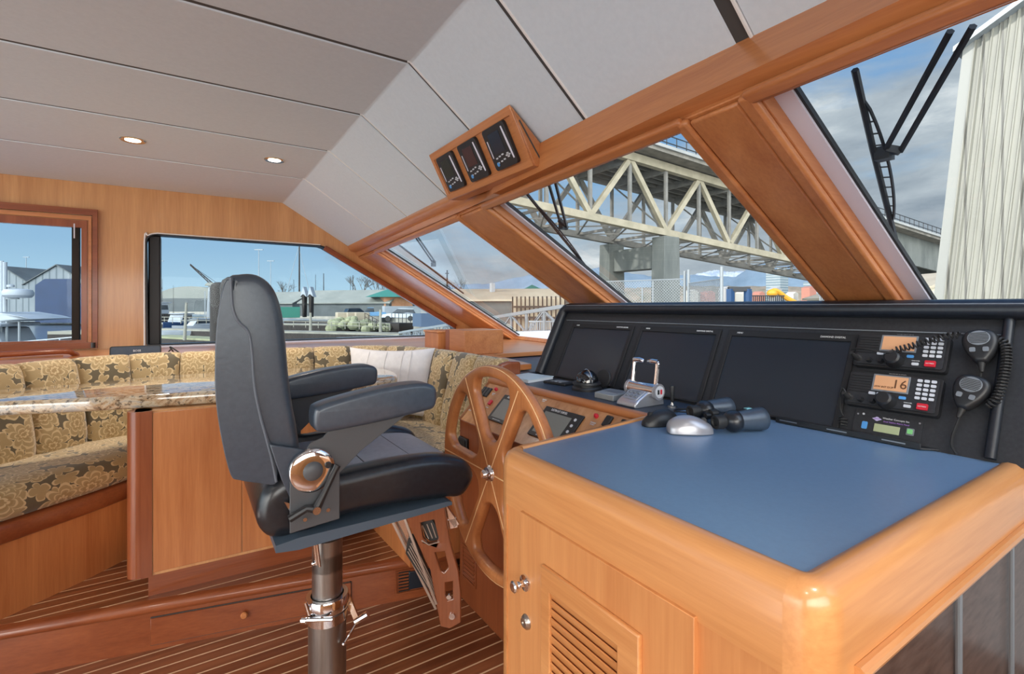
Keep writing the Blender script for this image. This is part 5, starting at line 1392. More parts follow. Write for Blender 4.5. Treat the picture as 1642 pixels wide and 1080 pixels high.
MB().tube([p+up*fh(1098,17.5,447), q+up*fh(1098,17.5,447)], .02, 6).build('top_rail', M['galv'], fe)
p = far(1104,17.3,0); q = far(1157,14.5,0); mesh_panel(p, q, .3, fh(1157,14.5,447), 'wire_mesh')
MB().tube([p+up*fh(1157,14.5,447), q+up*fh(1157,14.5,447)], .02, 6).build('top_rail', M['galv'], fe)
# ---------------- big corrugated boathouse on the right
u_ = far(1505,11.5); hx = u_.x; lean = .105
bh = thing('boathouse', 'tall cream corrugated boathouse close by, seen through the right-hand pane', 'building', (hx,u_.y,LZ))
def bhp(y, z, o=0): return Vector((hx+o, y-(z-LZ)*.0-(z-1.3)*lean*.9, z))
y_l = u_.y; z_top = 6.9; z_e = 5.6
cor = MB(); rows0, rows1 = [], []
yy = y_l; k = 0; pts = []
while yy > y_l-4.6:
    for dy, dx in ((0,0),(-.07,0),(-.085,.03),(-.105,.03),(-.12,0),(-.20,0),(-.215,.03),(-.235,.03),(-.25,0)):
        pts.append((yy+dy, dx if k%4 else dx*2))
    yy -= .26; k += 1
def ztop(y): return 7.15+(y_l-y)*.55
for y, dx in pts: rows0.append(bhp(y,LZ,-dx)); rows1.append(bhp(y,min(10.5,ztop(y)),-dx))
MB().grid([rows0,rows1]).build('cladding', M['corr'], bh, ang=20)
MB().prism([bhp(y_l+.10,LZ,-.05), bhp(y_l-.10,LZ,-.05), bhp(y_l-.10,7.2,-.05), bhp(y_l+.10,7.1,-.05)], (.3,0,0)).build('corner_flashing', M['tan'] if False else plain('pale flashing',(.22,.22,.20),.5), bh)
MB().prism([bhp(y_l+.22,7.0,-.25), bhp(y_l-4.6,7.0+4.6*.56,-.25), bhp(y_l-4.6,7.12+4.6*.56,-.25), bhp(y_l+.22,7.12,-.25)], (8,0,0)).build('roof', M['galv'], bh)
MB().prism([bhp(y_l-.02,LZ,.05), bhp(y_l-4.6,LZ,.05), bhp(y_l-4.6,5.6,.05), bhp(y_l-.02,5.6,.05)], (7.5,0,0)).build('shell', M['shedwall'], bh)
# ---------------- right side small things
def gable(name, label, cat, c, d, w, L_, hw, hr, wall, roof, group=None, z0=LZ):
    """gable building: c centre (x,y), d direction of the ridge"""
    t = thing(name, label, cat, (c.x,c.y,z0), None, group); d = Vector((d[0],d[1],0)).normalized(); n_ = Vector((-d.y,d.x,0)); c = Vector((c.x,c.y,z0))
    a = c-d*L_/2
    MB().prism([a-n_*w/2, a+n_*w/2, a+n_*w/2+up*hw, a+up*hr, a-n_*w/2+up*hw], d*L_).build('wall', wall, t)
    e_ = .35
    for s in (1,-1):
        p0 = a-d*e_+n_*s*(w/2+e_)+up*(hw-e_*(hr-hw)/(w/2)); p1 = a-d*e_+up*hr
        MB().prism([p0, p1, p1+up*.2, p0+up*.2], d*(L_+2*e_)).build('roof', roof, t)
    return t, a, d, n_
c = far(1475,46); gable('shed','pale gabled shed under the bridge, left of the corrugated boathouse','building',c,(.6,.8),13,14,2.6,4.6,plain('pale shed cladding',(.52,.49,.38),.7),M['tanroof'])
t = thing('waste_bin','lime green bin standing outside beside the corrugated boathouse','bin',far(1484,14,LZ)); c = far(1491,14); 
MB().box((c.x,c.y,.95),(.42,.42,.75)).build('body',M['lime'],t,bevel=.02); MB().box((c.x,c.y,1.35),(.48,.48,.08)).build('lid',M['lime'],t,bevel=.02); MB().box((c.x,c.y,(LZ+.58)/2),(.4,.4,.58-LZ)).build('stand',M['blackiron'],t)
# highrise
c = far(1246,620); t = thing('tower_block','pale far-off tower block left of the thick window post','building',(c.x,c.y,LZ))
zt_ = far(1246,620,py=436).z; MB().box2((c.x-9,c.y-9,LZ),(c.x+9,c.y+9,zt_)).build('tower',M['hirise'],t); MB().box2((c.x+4,c.y-8,zt_),(c.x+9,c.y+2,zt_+5)).build('roof_plant',M['hirise'],t)
c = far(1308,560); t = thing('tower_block','lower pale block right of the far tower','building',(c.x,c.y,LZ)); MB().box2((c.x-9,c.y-9,LZ),(c.x+12,c.y+9,far(1308,560,py=452).z)).build('tower',M['hirise'],t)
MB().box2((c.x-4,c.y-5,far(1308,560,py=452).z),(c.x+3,c.y+3,far(1308,560,py=448).z)).build('roof_plant',M['hirise'],t)
# blue travel lift
t = thing('travel_lift','blue steel boat lift frame standing in the yard beyond the fence','boat lift',far(1185,42,LZ))
for x in (1171,1199):
    for dt in (0,6): 
        a = far(x+(1.5 if dt else 0),42+dt); MB().bar((a.x,a.y,LZ),(a.x,a.y,far(x,42,py=463).z),.45).build('leg',M['bluep'],t)
MB().bar(far(1168,42,py=463),far(1202,42,py=463),.35).build('beam',M['blackiron'],t); MB().bar(far(1168,48,py=465),far(1202,48,py=465),.35).build('beam',M['blackiron'],t)
# yellow boom
t = thing('excavator_boom','yellow machine boom reaching down in front of the far tower','machine',far(1262,30,LZ))
MB().tube(cr([far(1235,30,py=470),far(1244,30,py=466),far(1262,30,py=478),far(1283,30,py=490),far(1296,30,py=505)],4),[.16]*17,8).build('boom',M['yellow'],t)
MB().ell(far(1238,30,py=470),(.3,.3,.25)).build('boom_end',M['yellow'],t)
c = far(1300,30); MB().box2((c.x-1,c.y-1,LZ),(c.x+1.3,c.y+1,.7)).build('cab',M['yellow'],t,bevel=.1)
# low wall blocks
t = tag(MB().prism([far(1170,26,py=486),far(1250,26,py=484),far(1250,26,LZ),far(1170,26,LZ)],(.3,.4,0)).build('barrier',M['tan'],None),'row of pale concrete blocks below the blue boat lift','wall')
t = thing('black_fence','black railing fence in the yard left of the thick window post','fence',far(1225,24,LZ))
m = MB(); 
for k in range(16): a = far(1208+3.2*k,24); m.bar((a.x,a.y,LZ),(a.x,a.y,far(1200,24,py=474).z),.04)
m.bar(far(1206,24,py=474),far(1258,24,py=474),.05); m.build('rails',M['blackiron'],t)
t = thing('quonset_roof','dark curved roof hut below the bridge end','building',far(1300,60,LZ))
c = far(1303,60); rows = []
for s in (0,8): rows.append([Vector((c.x,c.y,LZ))+rt*(5*math.cos(PI*k/12))+cam*s+up*(2.55*math.sin(PI*k/12)) for k in range(13)])
MB().grid(rows,closed=True,capends=True).build('shell',M['greyroof'],t)
t = thing('picket_railing','white slatted railing left of the thick window post','fence',far(1330,13,LZ)); m = MB()
for k in range(9): a = far(1315+3*k,16); m.bar((a.x,a.y,.6),(a.x,a.y,far(1315,16,py=473).z),.03)
m.bar(far(1313,16,py=473),far(1342,16,py=473),.04); m.build('slats',M['whitep'],t)
# ---------------- port pane: tan shed, timber screen, gangway
c = far(812,58); t, a, d, n_ = gable('shed','long tan-roofed workshop seen through the port windscreen pane','building',c,(.70,-.62),9,15,2.5,3.7,M['shedwall'],M['tanroof'])
for x in (760,770,782,792): 
    b = far(x,54.5); MB().box((b.x,b.y,.8),(.9,.3,1.6)).build('window',M['carglass'],t)
MB().box2((c.x-2.2,c.y-.35,LZ+3.4),(c.x-1.75,c.y+.1,LZ+4.5)).build('chimney',M['whitep'],t)
t = thing('timber_screen','tan retaining wall faced with upright dark timber piles','wall',far(865,30,LZ))
a, b = far(822,31), far(905,29.5); zt_ = far(860,30,py=477).z
MB().prism([(a.x,a.y,WZ),(b.x,b.y,WZ),(b.x,b.y,zt_),(a.x,a.y,zt_)],(.2,.4,0)).build('wall',M['tan'],t)
for k in range(13):
    p = a.lerp(b,k/12)-cam*.25; MB().cyl((p.x,p.y,WZ),(p.x,p.y,zt_+.08),.045,n=8).build('pile',M['timber'],t)
MB().bar((a.x-.1,a.y-.3,zt_-.55),(b.x-.1,b.y-.3,zt_-.55),.12).build('wale',M['timber'],t); MB().bar((a.x-.1,a.y-.3,zt_-1.2),(b.x-.1,b.y-.3,zt_-1.2),.12).build('wale',M['timber'],t)
c = far(853,70); t = thing('pavilion','small green-roofed pavilion above the timber screen','building',(c.x,c.y,LZ)); z1_ = far(853,70,py=476).z
MB().box((c.x,c.y,(LZ+z1_)/2),(4.4,4.4,z1_-LZ)).build('wall',M['tan'],t)
MB().lathe([(4.3,0),(0,1.75)],(c.x,c.y,z1_),Matrix.Rotation(R(20),3,'Z'),4).build('roof',M['greenroof'],t)
c = far(893,66); gable('shed','small grey-gabled hut right of the green-roofed pavilion','building',c,(.5,.86),5,5,1.6,2.9,M['tan'],M['greyroof'])
t = thing('gangway','galvanised truss gangway sloping down outside the port pane','gangway',far(830,22,-1))
g0, g1 = far(905,17.5,py=516), far(640,36,py=543)
g0b, g1b = g0+cam*1.2, g1+cam*1.2
for s0, s1, nm in ((g0,g1,'near'),(g0b,g1b,'far')):
    MB().bar(s0+up*.55,s1+up*.45,.10,.12).build('hand_rail',M['galv'],t); MB().bar(s0-up*.35,s1-up*.1,.12,.14).build('bottom_rail',M['galv'],t)
    m = MB(); nq = 16
    for k in range(nq):
        f, f2 = k/nq, (k+1)/nq; p = s0.lerp(s1,f); q = s0.lerp(s1,f2)
        m.bar(p+up*.55*(1-.2*f), p-up*.3, .07); m.bar((p if k%2 else q)+up*.5, (q if k%2 else p)-up*.3, .05)
    m.build('truss_bracing',M['galv'],t)
MB().prism([g0-up*.3,g1-up*.1,g1b-up*.1,g0b-up*.3],(0,0,-.06)).build('walkway',M['dockw'],t)
t = thing('slatted_gate','white slatted gate beside the gangway head','gate',far(870,16,-1)); m = MB()
for k in range(14): a = far(850+3.0*k,19); m.bar((a.x,a.y,far(850,19,py=532).z),(a.x,a.y,far(850,19,py=515).z),.03)
m.bar(far(848,19,py=515),far(892,19,py=515),.05); m.build('slats',M['whitep'],t)
# utility pole
t = thing('utility_pole','wooden utility pole above the workshop roof','pole',far(717,70,LZ)); a = far(717,70)
MB().cyl((a.x,a.y,LZ),(a.x,a.y,far(717,70,py=433).z),.16,.1,8).build('pole',M['timber'],t); MB().bar(far(714,70,py=438),far(720,70,py=438),.12).build('cross_arm',M['timber'],t)
# ---------------- side window: long boat sheds, cars, rocks
def rect_thing(nm, label, cat, px_, t_, w, dpt, z0, z1, mat, **k):
    c = far(px_,t_); t = MB().box((c.x,c.y,(z0+z1)/2),(w,dpt,z1-z0)).build(nm,mat,None,**k); return tag(t,label,cat)
for (pa_, ta, pb_, tb2, hw, hr, lab) in ((488,98,640,92,2.6,5.9,'long grey boat shed ending at the green-roofed cabin'),(395,112,487,104,2.6,5.9,'long grey boat shed half hidden by the helm chair')):
    a, b = far(pa_,ta), far(pb_,tb2); d = b-a; c = (a+b)/2+cam*5
    c2 = Vector((c.x,c.y,0)); gable('boat_shed',lab,'building',c2,(d.x,d.y),10,d.length-1,hw,hr-.9,M['shedwall'],M['greyroof'],z0=LZ)
for px_, lab in ((486,'left one of two pointed white boat bows between the sheds'),(497,'right one of two pointed white boat bows between the sheds')):
    c = far(px_,88,0); t = thing('laid_up_boat',lab,'boat',(c.x,c.y,LZ))
    zp = far(px_,88,py=459).z; zl = far(px_,88,py=476).z
    MB().prism([Vector((c.x,c.y,zp)), Vector((c.x,c.y,zl))+rt*-.55, Vector((c.x,c.y,zl+.5))+rt*-.05, Vector((c.x,c.y,zl))+rt*.6], cam*1.5).build('bow',M['whitep'],t,bevel=.05)
    MB().prism([Vector((c.x,c.y,zl+.4))+rt*-.25, Vector((c.x,c.y,LZ))+rt*-.1, Vector((c.x,c.y,LZ))+rt*.15, Vector((c.x,c.y,zl+.4))+rt*.25], cam*1.2).build('hull',M['timber'],t)
def car(label, px_, t_, mat, d, pickup=False):
    c = far(px_,t_); t = thing('car' if not pickup else 'pickup_truck',label,'car',(c.x,c.y,LZ)); d = Vector((d[0],d[1],0)).normalized(); s = Vector((-d.y,d.x,0))
    def q(x, y, z): return Vector((c.x,c.y,LZ))+d*x+s*y+up*z
    pr_s = [(-2.2,.4),(-2.2,.95),(-1.0,1.05),(-.5,1.0),(1.0,1.0),(2.1,.85),(2.2,.45)]
    MB().prism([q(x,-.85,z) for x, z in pr_s], s*1.7).build('body',mat,t,bevel=.06)
    cab = [(-2.0,.95),(-1.7,1.5),(.2,1.55),(.95,1.0)] if not pickup else [(-.4,1.0),(-.3,1.65),(.6,1.65),(1.1,1.0)]
    MB().prism([q(x,-.72,z) for x, z in cab], s*1.44).build('cabin',M['carglass'],t,bevel=.05)
    MB().prism([q(x,-.70,z+.06) for x, z in (cab[1],cab[2],(cab[2][0],cab[2][1]-.08),(cab[1][0],cab[1][1]-.08))], s*1.40).build('roof',mat,t)
    for x in (-1.4,1.4):
        for y in (-.85,.85): MB().cyl(q(x,y-.1,.34),q(x,y+.1,.34),.34,n=14).build('wheel',M['rubber'],t)
    return t
car('blue pickup truck parked in front of the long grey shed',596,78,M['carblue'],(-.9,.3),True)
car('dark car parked left of the blue pickup',573,80,M['blackiron'],(.9,.1))
car('silver-white car parked on the grass right of the blue pickup',641,64,M['carwhite'],(-.85,.4))
t = tag(MB().box(far(461,84,.45),(3.6,2.2,1.8)).build('dumpster',M['dumpster'],None,bevel=.05),'green dumpster just right of the helm chair back','bin')
random.seed(5)
for k in range(46):
    px_ = random.uniform(530,622); t_ = random.uniform(62,70); f = max(0,1-abs(px_-560)/60)
    c = far(px_,t_,-1.7+1.5*f*random.random()+.2); r_ = random.uniform(.35,.8)
    m = MB().ell(c,(r_,r_*random.uniform(.7,1.1),r_*.75),8,6,Matrix.Rotation(random.uniform(0,3),3,'Z'))
    tag(m.build('boulder',M['rock'],None,ang=20),'pale mossy boulder in the rock bank below the parked cars','rock','boulders in the bank')
for k, (px_, w) in enumerate(((552,2.2),(566,1.8),(580,2.0))):
    tag(MB().box(far(px_,70,-.05),(w,1.2,1.3)).build('concrete_block',M['tan'],None,bevel=.1),['left','middle','right'][k]+' one of three tan concrete blocks on top of the rock bank','block')
c = far(632,96); t = thing('pavilion','green-roofed brick cabin right of the long boat shed','building',(c.x,c.y,LZ))
MB().box((c.x,c.y,1.6),(5.5,5,3.2)).build('wall',M['brick'],t); MB().box((c.x+.4,c.y-3,.5),(7,1.5,2.0)).build('porch',M['whitep'],t)
MB().lathe([(6.0,0),(0,2.0)],(c.x,c.y,3.2),Matrix.Rotation(R(10),3,'Z'),4).build('roof',M['greenroof'],t)
t = thing('blue_hut','blue-grey utility hut by the quay rail, at the edge of the corner post','building',far(685,44,LZ)); c = far(688,46)
MB().box2((c.x-1.2,c.y-1,LZ),(c.x+1.6,c.y+1,.75)).build('wall',plain('blue grey wall',(.06,.09,.14),.6),t)
# quay rails and docks
def railing(label, p, q, h_, n_, mat, r_=.04, z=None):
    t = thing('quay_railing',label,'railing',p)
    for k in range(n_+1):
        c = p.lerp(q,k/n_); MB().cyl(c,c+up*h_,r_,n=6).build('post',mat,t)
    for f in (.5,1): MB().tube([p+up*h_*f,q+up*h_*f],r_*.8,6).build('rail',mat,t)
    return t
railing('dark railing along the quay in front of the parked white car',far(628,60,LZ),far(672,52,LZ),1.05,7,M['blackiron'])
railing('dark stair railing running down beside the rock bank',far(585,62,-.3),far(625,56,-1.8),.9,6,M['timber'])
def dock(name, label, pa_, ta, pb_, tb2, w, z, th, mat, cat='dock', side=None):
    a, b = far(pa_,ta,z), far(pb_,tb2,z); d = (b-a).normalized(); n_ = Vector((-d.y,d.x,0))
    if n_.dot(cam) < 0: n_ = -n_
    t = thing(name,label,cat,(a.x,a.y,WZ))
    MB().prism([a,b,b+n_*w,a+n_*w],(0,0,-.18)).build('deck',mat,t)
    MB().prism([a-up*.18,b-up*.18,b-up*th,a-up*th],n_*w*.92).build('float',side or M['timber'],t)
    return t
dock('floating_dock','nearest mossy floating dock, ending behind the helm chair',236,50,700,33,2.2,-1.55,.75,M['moss'])
dock('floating_dock','weathered second floating dock beyond the mossy one',236,62,640,50,2.4,-1.35,.85,M['dockw'])
dock('floating_dock','third dock with dark timber face below the boats',236,76,560,70,3.0,-1.1,1.1,M['dockw'])
dock('breakwater','long low breakwater of dark timber at the rock bank',455,82,640,68,3,-.9,1.4,M['timber'])
railing('low pale railing on the second dock, right of the chair',far(452,66,-1.3),far(625,56,-1.3),.8,8,M['dockw'],.05)
railing('low pale railing on the third dock, left of the chair',far(238,72,-1.0),far(345,68,-1.0),.9,8,M['dockw'],.05)
for px_, ta, y0_, y1_, lab in ((252,56,520,545,'thin pale mooring post left of the dark blue boat'),(296,46,505,545,'leaning dark mooring post in front of the blue and white boat'),(498,46,505,530,'pale mooring post below the pointed bows'),(610,44,500,532,'tall pale mooring post on the dock before the corner window post')):
    a = far(px_,ta,py=y1_); b = far(px_+(3 if px_ == 296 else 0),ta,py=y0_-(20 if px_ == 296 else 4)); tag(MB().cyl(a,b,.14,.10,8).build('mooring_post',M['dockw'],None),lab,'post')
# two dark pilings close outside the side window
pz = [(374,6.6,458,.135),(356,7.0,467,.13)]
for k, (px_, t_, py_, r_) in enumerate(((377,6.4,443,.17),(352,6.9,452,.115))):
    c = far(px_,t_); z_ = far(px_,t_,py=py_).z
    MBp = MB().lathe([(r_,WZ-.5),(r_,z_-r_*.7),(r_*.85,z_-r_*.3),(r_*.5,z_-r_*.05),(0,z_)],(c.x,c.y,0),n=20)
    tag(MBp.build('piling',M['timber'],None),['thick','thinner'][k]+' dark round-topped piling just outside the side window, '+['behind the helm chair back','left of the thick one'][k],'piling')
# lamp posts, masts, crane
def lamppost(px_, t_, py_, label, head=True, r_=.13):
    c = far(px_,t_); z_ = far(px_,t_,py=py_).z; t = thing('lamp_post' if head else 'mast',label,'lamp post' if head else 'mast',(c.x,c.y,LZ))
    MB().cyl((c.x,c.y,LZ),(c.x,c.y,z_),r_,r_*.6,8).build('pole',M['galv'] if head else M['timber'],t)
    if head:
        MB().bar(Vector((c.x,c.y,z_))-rt*1.1,Vector((c.x,c.y,z_))+rt*1.1,.3,.22).build('lamp_head',M['galv'],t)
    return t
lamppost(415,130,400,'tall floodlight mast just right of the chair back'); lamppost(434,160,418,'second shorter floodlight mast right of the chair back')
lamppost(257,170,418,'floodlight mast at the left of the large side window',r_=.16); lamppost(42,190,412,'floodlight mast above the sheds in the aft window',r_=.16)
lamppost(260,150,447,'short thin mast beside the floodlight mast in the side window',False,.08); lamppost(278,150,457,'shortest thin mast in the side window',False,.07)
lamppost(480,112,393,'tall dark yacht mast rising behind the grey sheds',False,.22)
mt = far(480,112); 
for px_, lab in ((461,'left stay wire of the tall yacht mast'),(495,'right stay wire of the tall yacht mast')): 
    tag(MB().tube([far(479,112,py=396),far(px_,112,py=462)],.05,5).build('stay_wire',M['galv'],None),lab,'wire')
for k, (px_, py_) in enumerate(((506,440),(519,438),(562,443),(566,441),(471,448))): lamppost(px_,125,py_,'thin dark mast above the shed roofs, %s from the left' % ['second','third','fourth','last','first'][k],False,.14 if k in (1,3) else .08)
cr0 = far(343,150,py=458)
t = thing('crane','lattice crane jib leaning over the boats left of the chair','crane',(cr0.x,cr0.y,LZ)); c1 = far(305,150,py=424)
m = MB()
for o_ in (Vector((0,0,.5)),Vector((0,0,-.5))): m.bar(cr0+o_,c1+o_*.3,.22)
for k in range(16):
    f, f2 = k/16, (k+1)/16; m.bar(cr0.lerp(c1,f)+up*.5*(1-.7*f)*(1 if k%2 else -1), cr0.lerp(c1,f2)+up*.5*(1-.7*f2)*(-1 if k%2 else 1), .12)
m.build('jib',M['timber'],t); MB().tube([c1,far(352,150,py=456)],.06,5).build('stay',M['blackiron'],t); MB().cyl((cr0.x,cr0.y,LZ),cr0,.3,n=8).build('mast',M['timber'],t)
# arched roof hall, white posts building
c = far(305,190); t = thing('arched_hall','arched-roof hall far beyond the moored boats','building',(c.x,c.y,LZ)); rows = []
for s in (0,25): rows.append([Vector((c.x,c.y,far(305,190,py=478).z))+rt*(13*math.cos(PI*k/14))+cam*s+up*(4.6*math.sin(PI*k/14)) for k in range(15)])
MB().grid(rows,closed=True,capends=True).build('roof',M['greyroof'],t); MB().prism([Vector((c.x,c.y,LZ))-rt*13,Vector((c.x,c.y,LZ))+rt*13,Vector((c.x,c.y,far(305,190,py=478).z))+rt*13,Vector((c.x,c.y,far(305,190,py=478).z))-rt*13],cam*24).build('wall',M['shedwall'],t)
c = far(338,84); t = thing('boat_house','white boathouse end with upright posts left of the helm chair','building',(c.x,c.y,WZ))
zz = far(338,84,py=458).z
MB().prism([Vector((c.x,c.y,WZ))-rt*.9,Vector((c.x,c.y,WZ))+rt*3,Vector((c.x,c.y,zz))+rt*3,Vector((c.x,c.y,zz))-rt*.4],cam*9).build('wall',M['whitep'],t)
for k in range(5): p = Vector((c.x,c.y,0))+rt*(-.8+.7*k)-cam*.3; MB().bar((p.x,p.y,WZ),(p.x,p.y,zz-.9),.16).build('post',M['galv'],t)
MB().prism([Vector((c.x,c.y,zz))-rt*.8-cam*.5,Vector((c.x,c.y,zz))+rt*3.2-cam*.5,Vector((c.x,c.y,zz+.5))+rt*3.2-cam*.5,Vector((c.x,c.y,zz+.5))-rt*.4-cam*.5],cam*9.5).build('roof',M['greyroof'],t)
# boats
def boat(label, px_, t_, L_, hgt, mat, cabm, d, cab=True, cat='boat', zs=0):
    c = far(px_,t_); d = Vector((d[0],d[1],0)).normalized(); s = Vector((-d.y,d.x,0)); t = thing('motor_boat',label,cat,(c.x,c.y,WZ))
    def q(x, y, z): return Vector((c.x,c.y,WZ))+d*x+s*y+up*z
    rows = []
    for k in range(13):
        u = k/12; x = -L_/2+L_*u; w = L_*.15*(1-max(0,(u-.45)/.55)**2.2)+.02; zt2 = hgt*(1+.35*max(0,u-.4)**1.5)
        rows.append([q(x,-w,zt2),q(x,-w*.96,zt2*.6),q(x,-w*.6,-.1),q(x,w*.6,-.1),q(x,w*.96,zt2*.6),q(x,w,zt2)])
    MB().grid(rows,closed=True,capends=True).build('hull',mat,t,ang=50)
    if cab:
        w = L_*.11
        MB().prism([q(-L_*.22,-w,hgt),q(L_*.18,-w,hgt),q(L_*.08,-w,hgt*1.9),q(-L_*.2,-w,hgt*1.9)],s*2*w).build('cabin',cabm,t,bevel=.08)
        MB().prism([q(-L_*.2,-w*1.02,hgt*1.35),q(L_*.125,-w*1.02,hgt*1.35),q(L_*.085,-w*1.02,hgt*1.75),q(-L_*.19,-w*1.02,hgt*1.75)],s*2.04*w).build('window_band',M['carglass'],t)
        MB().prism([q(-L_*.26,-w*1.1,hgt*1.92),q(L_*.12,-w*1.1,hgt*1.92),q(L_*.12,-w*1.1,hgt*2.0),q(-L_*.26,-w*1.1,hgt*2.0)],s*2.2*w).build('canopy',M['whitep'],t,bevel=.04)
    return t, q
boat('dark blue motor boat with white cabin moored left of the crane',288,74,8.5,1.35,M['bluep'],M['whitep'],(-.45,-.9))
boat('white motor boat moored right of the dark blue one',318,70,7.0,1.0,M['whitep'],M['whitep'],(-.85,-.5))
boat('grey workboat with a tall superstructure at the window edge',243,96,12,2.3,M['timber'],M['whitep'],(-.7,-.7))
boat('low white dinghy between the docks, left of the chair',300,60,6.0,.8,M['whitep'],M['whitep'],(-.95,-.2),False)
t, q = boat('white cruiser with radar arch close by in the aft window',-12,17,7.2,1.55,M['whitep'],M['whitep'],(.80,-.35))
c = far(15,17)
# radar dome, mast and light on the cruiser
for nm, a_, b_, r_ in (('radar_mast',far(8,17,py=500),far(8,17,py=420),.06),('radar_mast',far(3,17,py=500),far(3,17,py=418),.05)):
    MB().cyl(a_,b_,r_,n=8).build(nm,M['whitep'],t)
rr_ = far(29,17,py=470)
MB().lathe([(0,-.16),(.33,-.15),(.40,-.07),(.41,.03),(.36,.12),(.22,.15),(0,.16)],rr_,n=28).build('radar_dome',M['whitep'],t)
MB().bar(far(8,17,py=478),far(30,17,py=478),.06).build('radar_bracket',M['galv'],t); MB().lathe([(0,-.05),(.10,-.04),(.10,.03),(0,.06)],far(17,17,py=458),n=16).build('antenna',M['whitep'],t)
MB().prism([far(-10,17,py=516),far(48,16,py=512),far(30,16,py=507),far(-10,17,py=500)],cam*1.6).build('hardtop',M['whitep'],t,bevel=.05)
m = MB()
for x in (2,11,31): m.cyl(far(x,16.6,py=515),far(x,16.6,py=570),.035,n=6)
m.build('stanchion',M['galv'],t)
railing('white tubular pulpit rail of the neighbouring boat in the aft window',far(35,14,py=566),far(118,13,py=560),.32,4,M['whitep'],.022)
dock('floating_dock','pale dock with a dark face beyond the pulpit rail in the aft window',76,30,150,30,2.6,far(80,30,py=531).z,.7,M['dockw'])
# gabled boat sheds in the aft window
for (pxc, t_, w, hw_, hr_, lab, blue) in ((92,100,13.0,7.9,11.7,'tall ribbed boat shed with a blue door in the aft window',True),(6,104,12.0,7.9,11.7,'tall ribbed boat shed behind the radar dome, left of the blue-door shed',False)):
    c = far(pxc,t_); t, a, d, n_ = gable('boat_shed',lab,'building',c+cam*10,(cam.x,cam.y),w,20,hw_,hr_,M['corrs'],M['shedwall'],z0=WZ+.3)
    if blue:
        cx = far(93.5,t_-.6); z0 = WZ+.5; dw = 4.65; zt_ = far(93,t_,py=447).z
        o_ = Vector((cx.x,cx.y,0))
        MB().prism([o_-rt*dw+up*z0,o_+rt*dw+up*z0,o_+rt*dw+up*(zt_-1.3),o_+rt*(dw-1.9)+up*zt_,o_-rt*(dw-1.9)+up*zt_,o_-rt*dw+up*(zt_-1.3)],cam*.4).build('door',M['bluetarp'],t)
# bare trees
def tree(px_, t_, py_, label, seed):
    random.seed(seed); c = far(px_,t_,LZ); z_ = far(px_,t_,py=py_).z; hgt = z_-LZ; m = MB()
    def br_(p, d, L_, r_, n_):
        q = p+d*L_; m.cyl(p,q,r_,r_*.65,5,caps=False)
        if n_ == 0: return
        for k in range(3):
            dd_ = (d+Vector((random.uniform(-.7,.7),random.uniform(-.7,.7),random.uniform(-.1,.45)))).normalized(); br_(q,dd_,L_*random.uniform(.6,.8),r_*.6,n_-1)
    br_(c,up,hgt*.34,hgt*.022,5)
    tag(m.build('bare_tree',M['bark'],None),label,'tree')
tree(578,118,438,'leafless tree behind the long grey shed, left of its neighbour',1); tree(606,118,442,'leafless tree behind the long grey shed, right of its neighbour',2); tree(458,140,452,'faint leafless tree just right of the chair back',3)
tree(733,80,450,'leafless tree behind the workshop roof',4)

# ================================================================== LIGHT
w = bpy.data.worlds.new('World'); sc.world = w; w.use_nodes = True; nt = w.node_tree; bg = nt.nodes['Background']
tcn = N(nt,'ShaderNodeTexCoord'); sp = N(nt,'ShaderNodeSeparateXYZ'); nt.links.new(tcn.outputs['Generated'],sp.inputs[0])
el = mth(nt,'MAXIMUM',sp.outputs[2],0)
sky = ramp(nt, el, [(0,(.42,.56,.62)),(.10,(.27,.41,.53)),(.30,(.14,.28,.47)),(1,(.08,.18,.40))])
mp = N(nt,'ShaderNodeMapping'); mp.inputs['Scale'].default_value = (1,1,3.2); nt.links.new(tcn.outputs['Generated'],mp.inputs[0])
cn = noise(nt, mp.outputs[0], 2.3, 9, .58, .25); cn2 = noise(nt, mp.outputs[0], 5.0, 8, .6, .2)
side = N(nt,'ShaderNodeMapRange'); side.inputs[1].default_value = -.15; side.inputs[2].default_value = .75; nt.links.new(sp.outputs[0],side.inputs[0])
cm = mth(nt,'ADD',mth(nt,'MULTIPLY',cn,1.0),mth(nt,'MULTIPLY',side.outputs[0],.34))
cm = mth(nt,'SUBTRACT',cm,mth(nt,'MULTIPLY',mth(nt,'MAXIMUM',mth(nt,'SUBTRACT',el,.22),0),.9))
cmask = N(nt,'ShaderNodeMapRange'); cmask.inputs[1].default_value = .60; cmask.inputs[2].default_value = .78; nt.links.new(cm,cmask.inputs[0])
cc2 = ramp(nt, cn2, [(.3,(.22,.26,.30)),(.55,(.35,.39,.42)),(.72,(.58,.60,.60))])
skyc = mix(nt, cmask.outputs[0], sky, cc2)
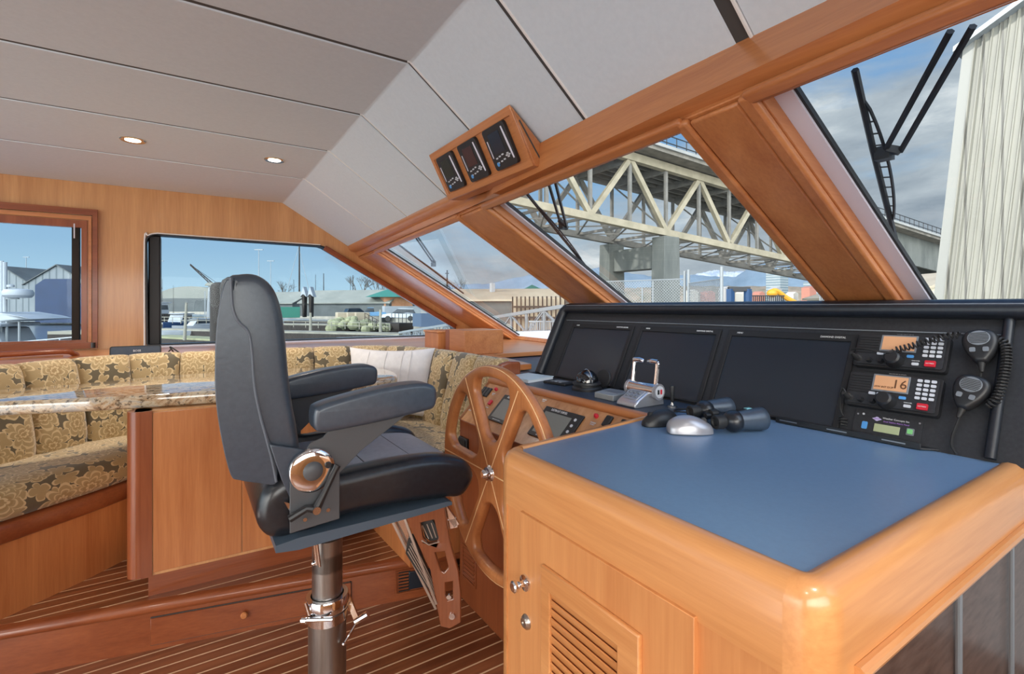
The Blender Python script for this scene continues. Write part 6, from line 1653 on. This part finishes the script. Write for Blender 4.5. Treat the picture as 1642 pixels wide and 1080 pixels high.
# added fill: unseen sky astern to starboard, away from the sun, much brighter
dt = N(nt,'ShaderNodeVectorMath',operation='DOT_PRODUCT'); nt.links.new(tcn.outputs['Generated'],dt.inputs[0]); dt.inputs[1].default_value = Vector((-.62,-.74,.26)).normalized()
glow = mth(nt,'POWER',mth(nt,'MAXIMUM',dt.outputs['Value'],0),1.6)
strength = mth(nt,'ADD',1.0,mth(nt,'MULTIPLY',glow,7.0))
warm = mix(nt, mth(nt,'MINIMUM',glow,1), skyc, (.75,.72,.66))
below = mth(nt,'LESS_THAN',sp.outputs[2],-.0)
warm = mix(nt, below, warm, (.30,.32,.33))  # grey light from below added to light the ceiling
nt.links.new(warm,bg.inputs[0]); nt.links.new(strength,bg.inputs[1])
def light(kind, name, loc, energy, color=(1,1,1), rot=None, **k):
    l = bpy.data.lights.new(name, kind); l.energy = energy; l.color = color
    for a, b in k.items(): setattr(l, a, b)
    o = bpy.data.objects.new(name, l); COL.objects.link(o); o.location = loc
    if rot is not None: o.rotation_euler = rot
    return o
sun = light('SUN','sun',(0,0,10),2.6,(1,.93,.82)); sun.data.angle = R(1.2)
sun.rotation_euler = Vector((-.85,.36,.44)).to_track_quat('Z','Y').to_euler()
for x, y in lamps+[(-1.2,.6),(-1.2,-.5),(-.4,-.5),(.42,-.5),(-2.1,1.2),(-2.1,-.2),(-2.1,2.6)]:  # the visible pair, plus unseen downlights added to brighten the cabin
    light('SPOT','downlight_bulb',(x,y,CZ-.02),26,(1,.92,.82),(0,0,0),spot_size=R(120),spot_blend=.8,shadow_soft_size=.04)
    if (x, y) not in lamps:
        t = thing('downlight','added brass downlight in the headliner, out of view, to brighten the cabin','light',(x,y,CZ),None,'added ceiling downlights')
        MB().lathe([(.034,-.001),(.052,-.004),(.056,-.001),(.056,.003),(.034,.003)],(x,y,CZ-.002),n=28).build('trim_ring',M['brass'],t)
# ================================================================== CAMERA
cd = bpy.data.cameras.new('camera'); co = bpy.data.objects.new('camera', cd); COL.objects.link(co); sc.camera = co
cd.sensor_width = 36; cd.lens = 36*800/1642; cd.shift_y = -48/1642; cd.clip_start = .02; cd.clip_end = 20000
r_ = Vector((.839,-.545,0)).normalized(); f_ = Vector((.545,.839,0)).normalized()
co.matrix_world = Matrix.Translation((0,0,H)) @ Matrix((r_, Vector((0,0,1)), -f_)).transposed().to_4x4()
sc.view_settings.view_transform = 'Standard'; sc.view_settings.look = 'None'; sc.view_settings.gamma = 1
sc.view_settings.use_curve_mapping = False; sc.view_settings.exposure = .66
sc.cycles.max_bounces = 8; sc.cycles.transparent_max_bounces = 12; sc.cycles.sample_clamp_indirect = 4; sc.cycles.use_denoising = True
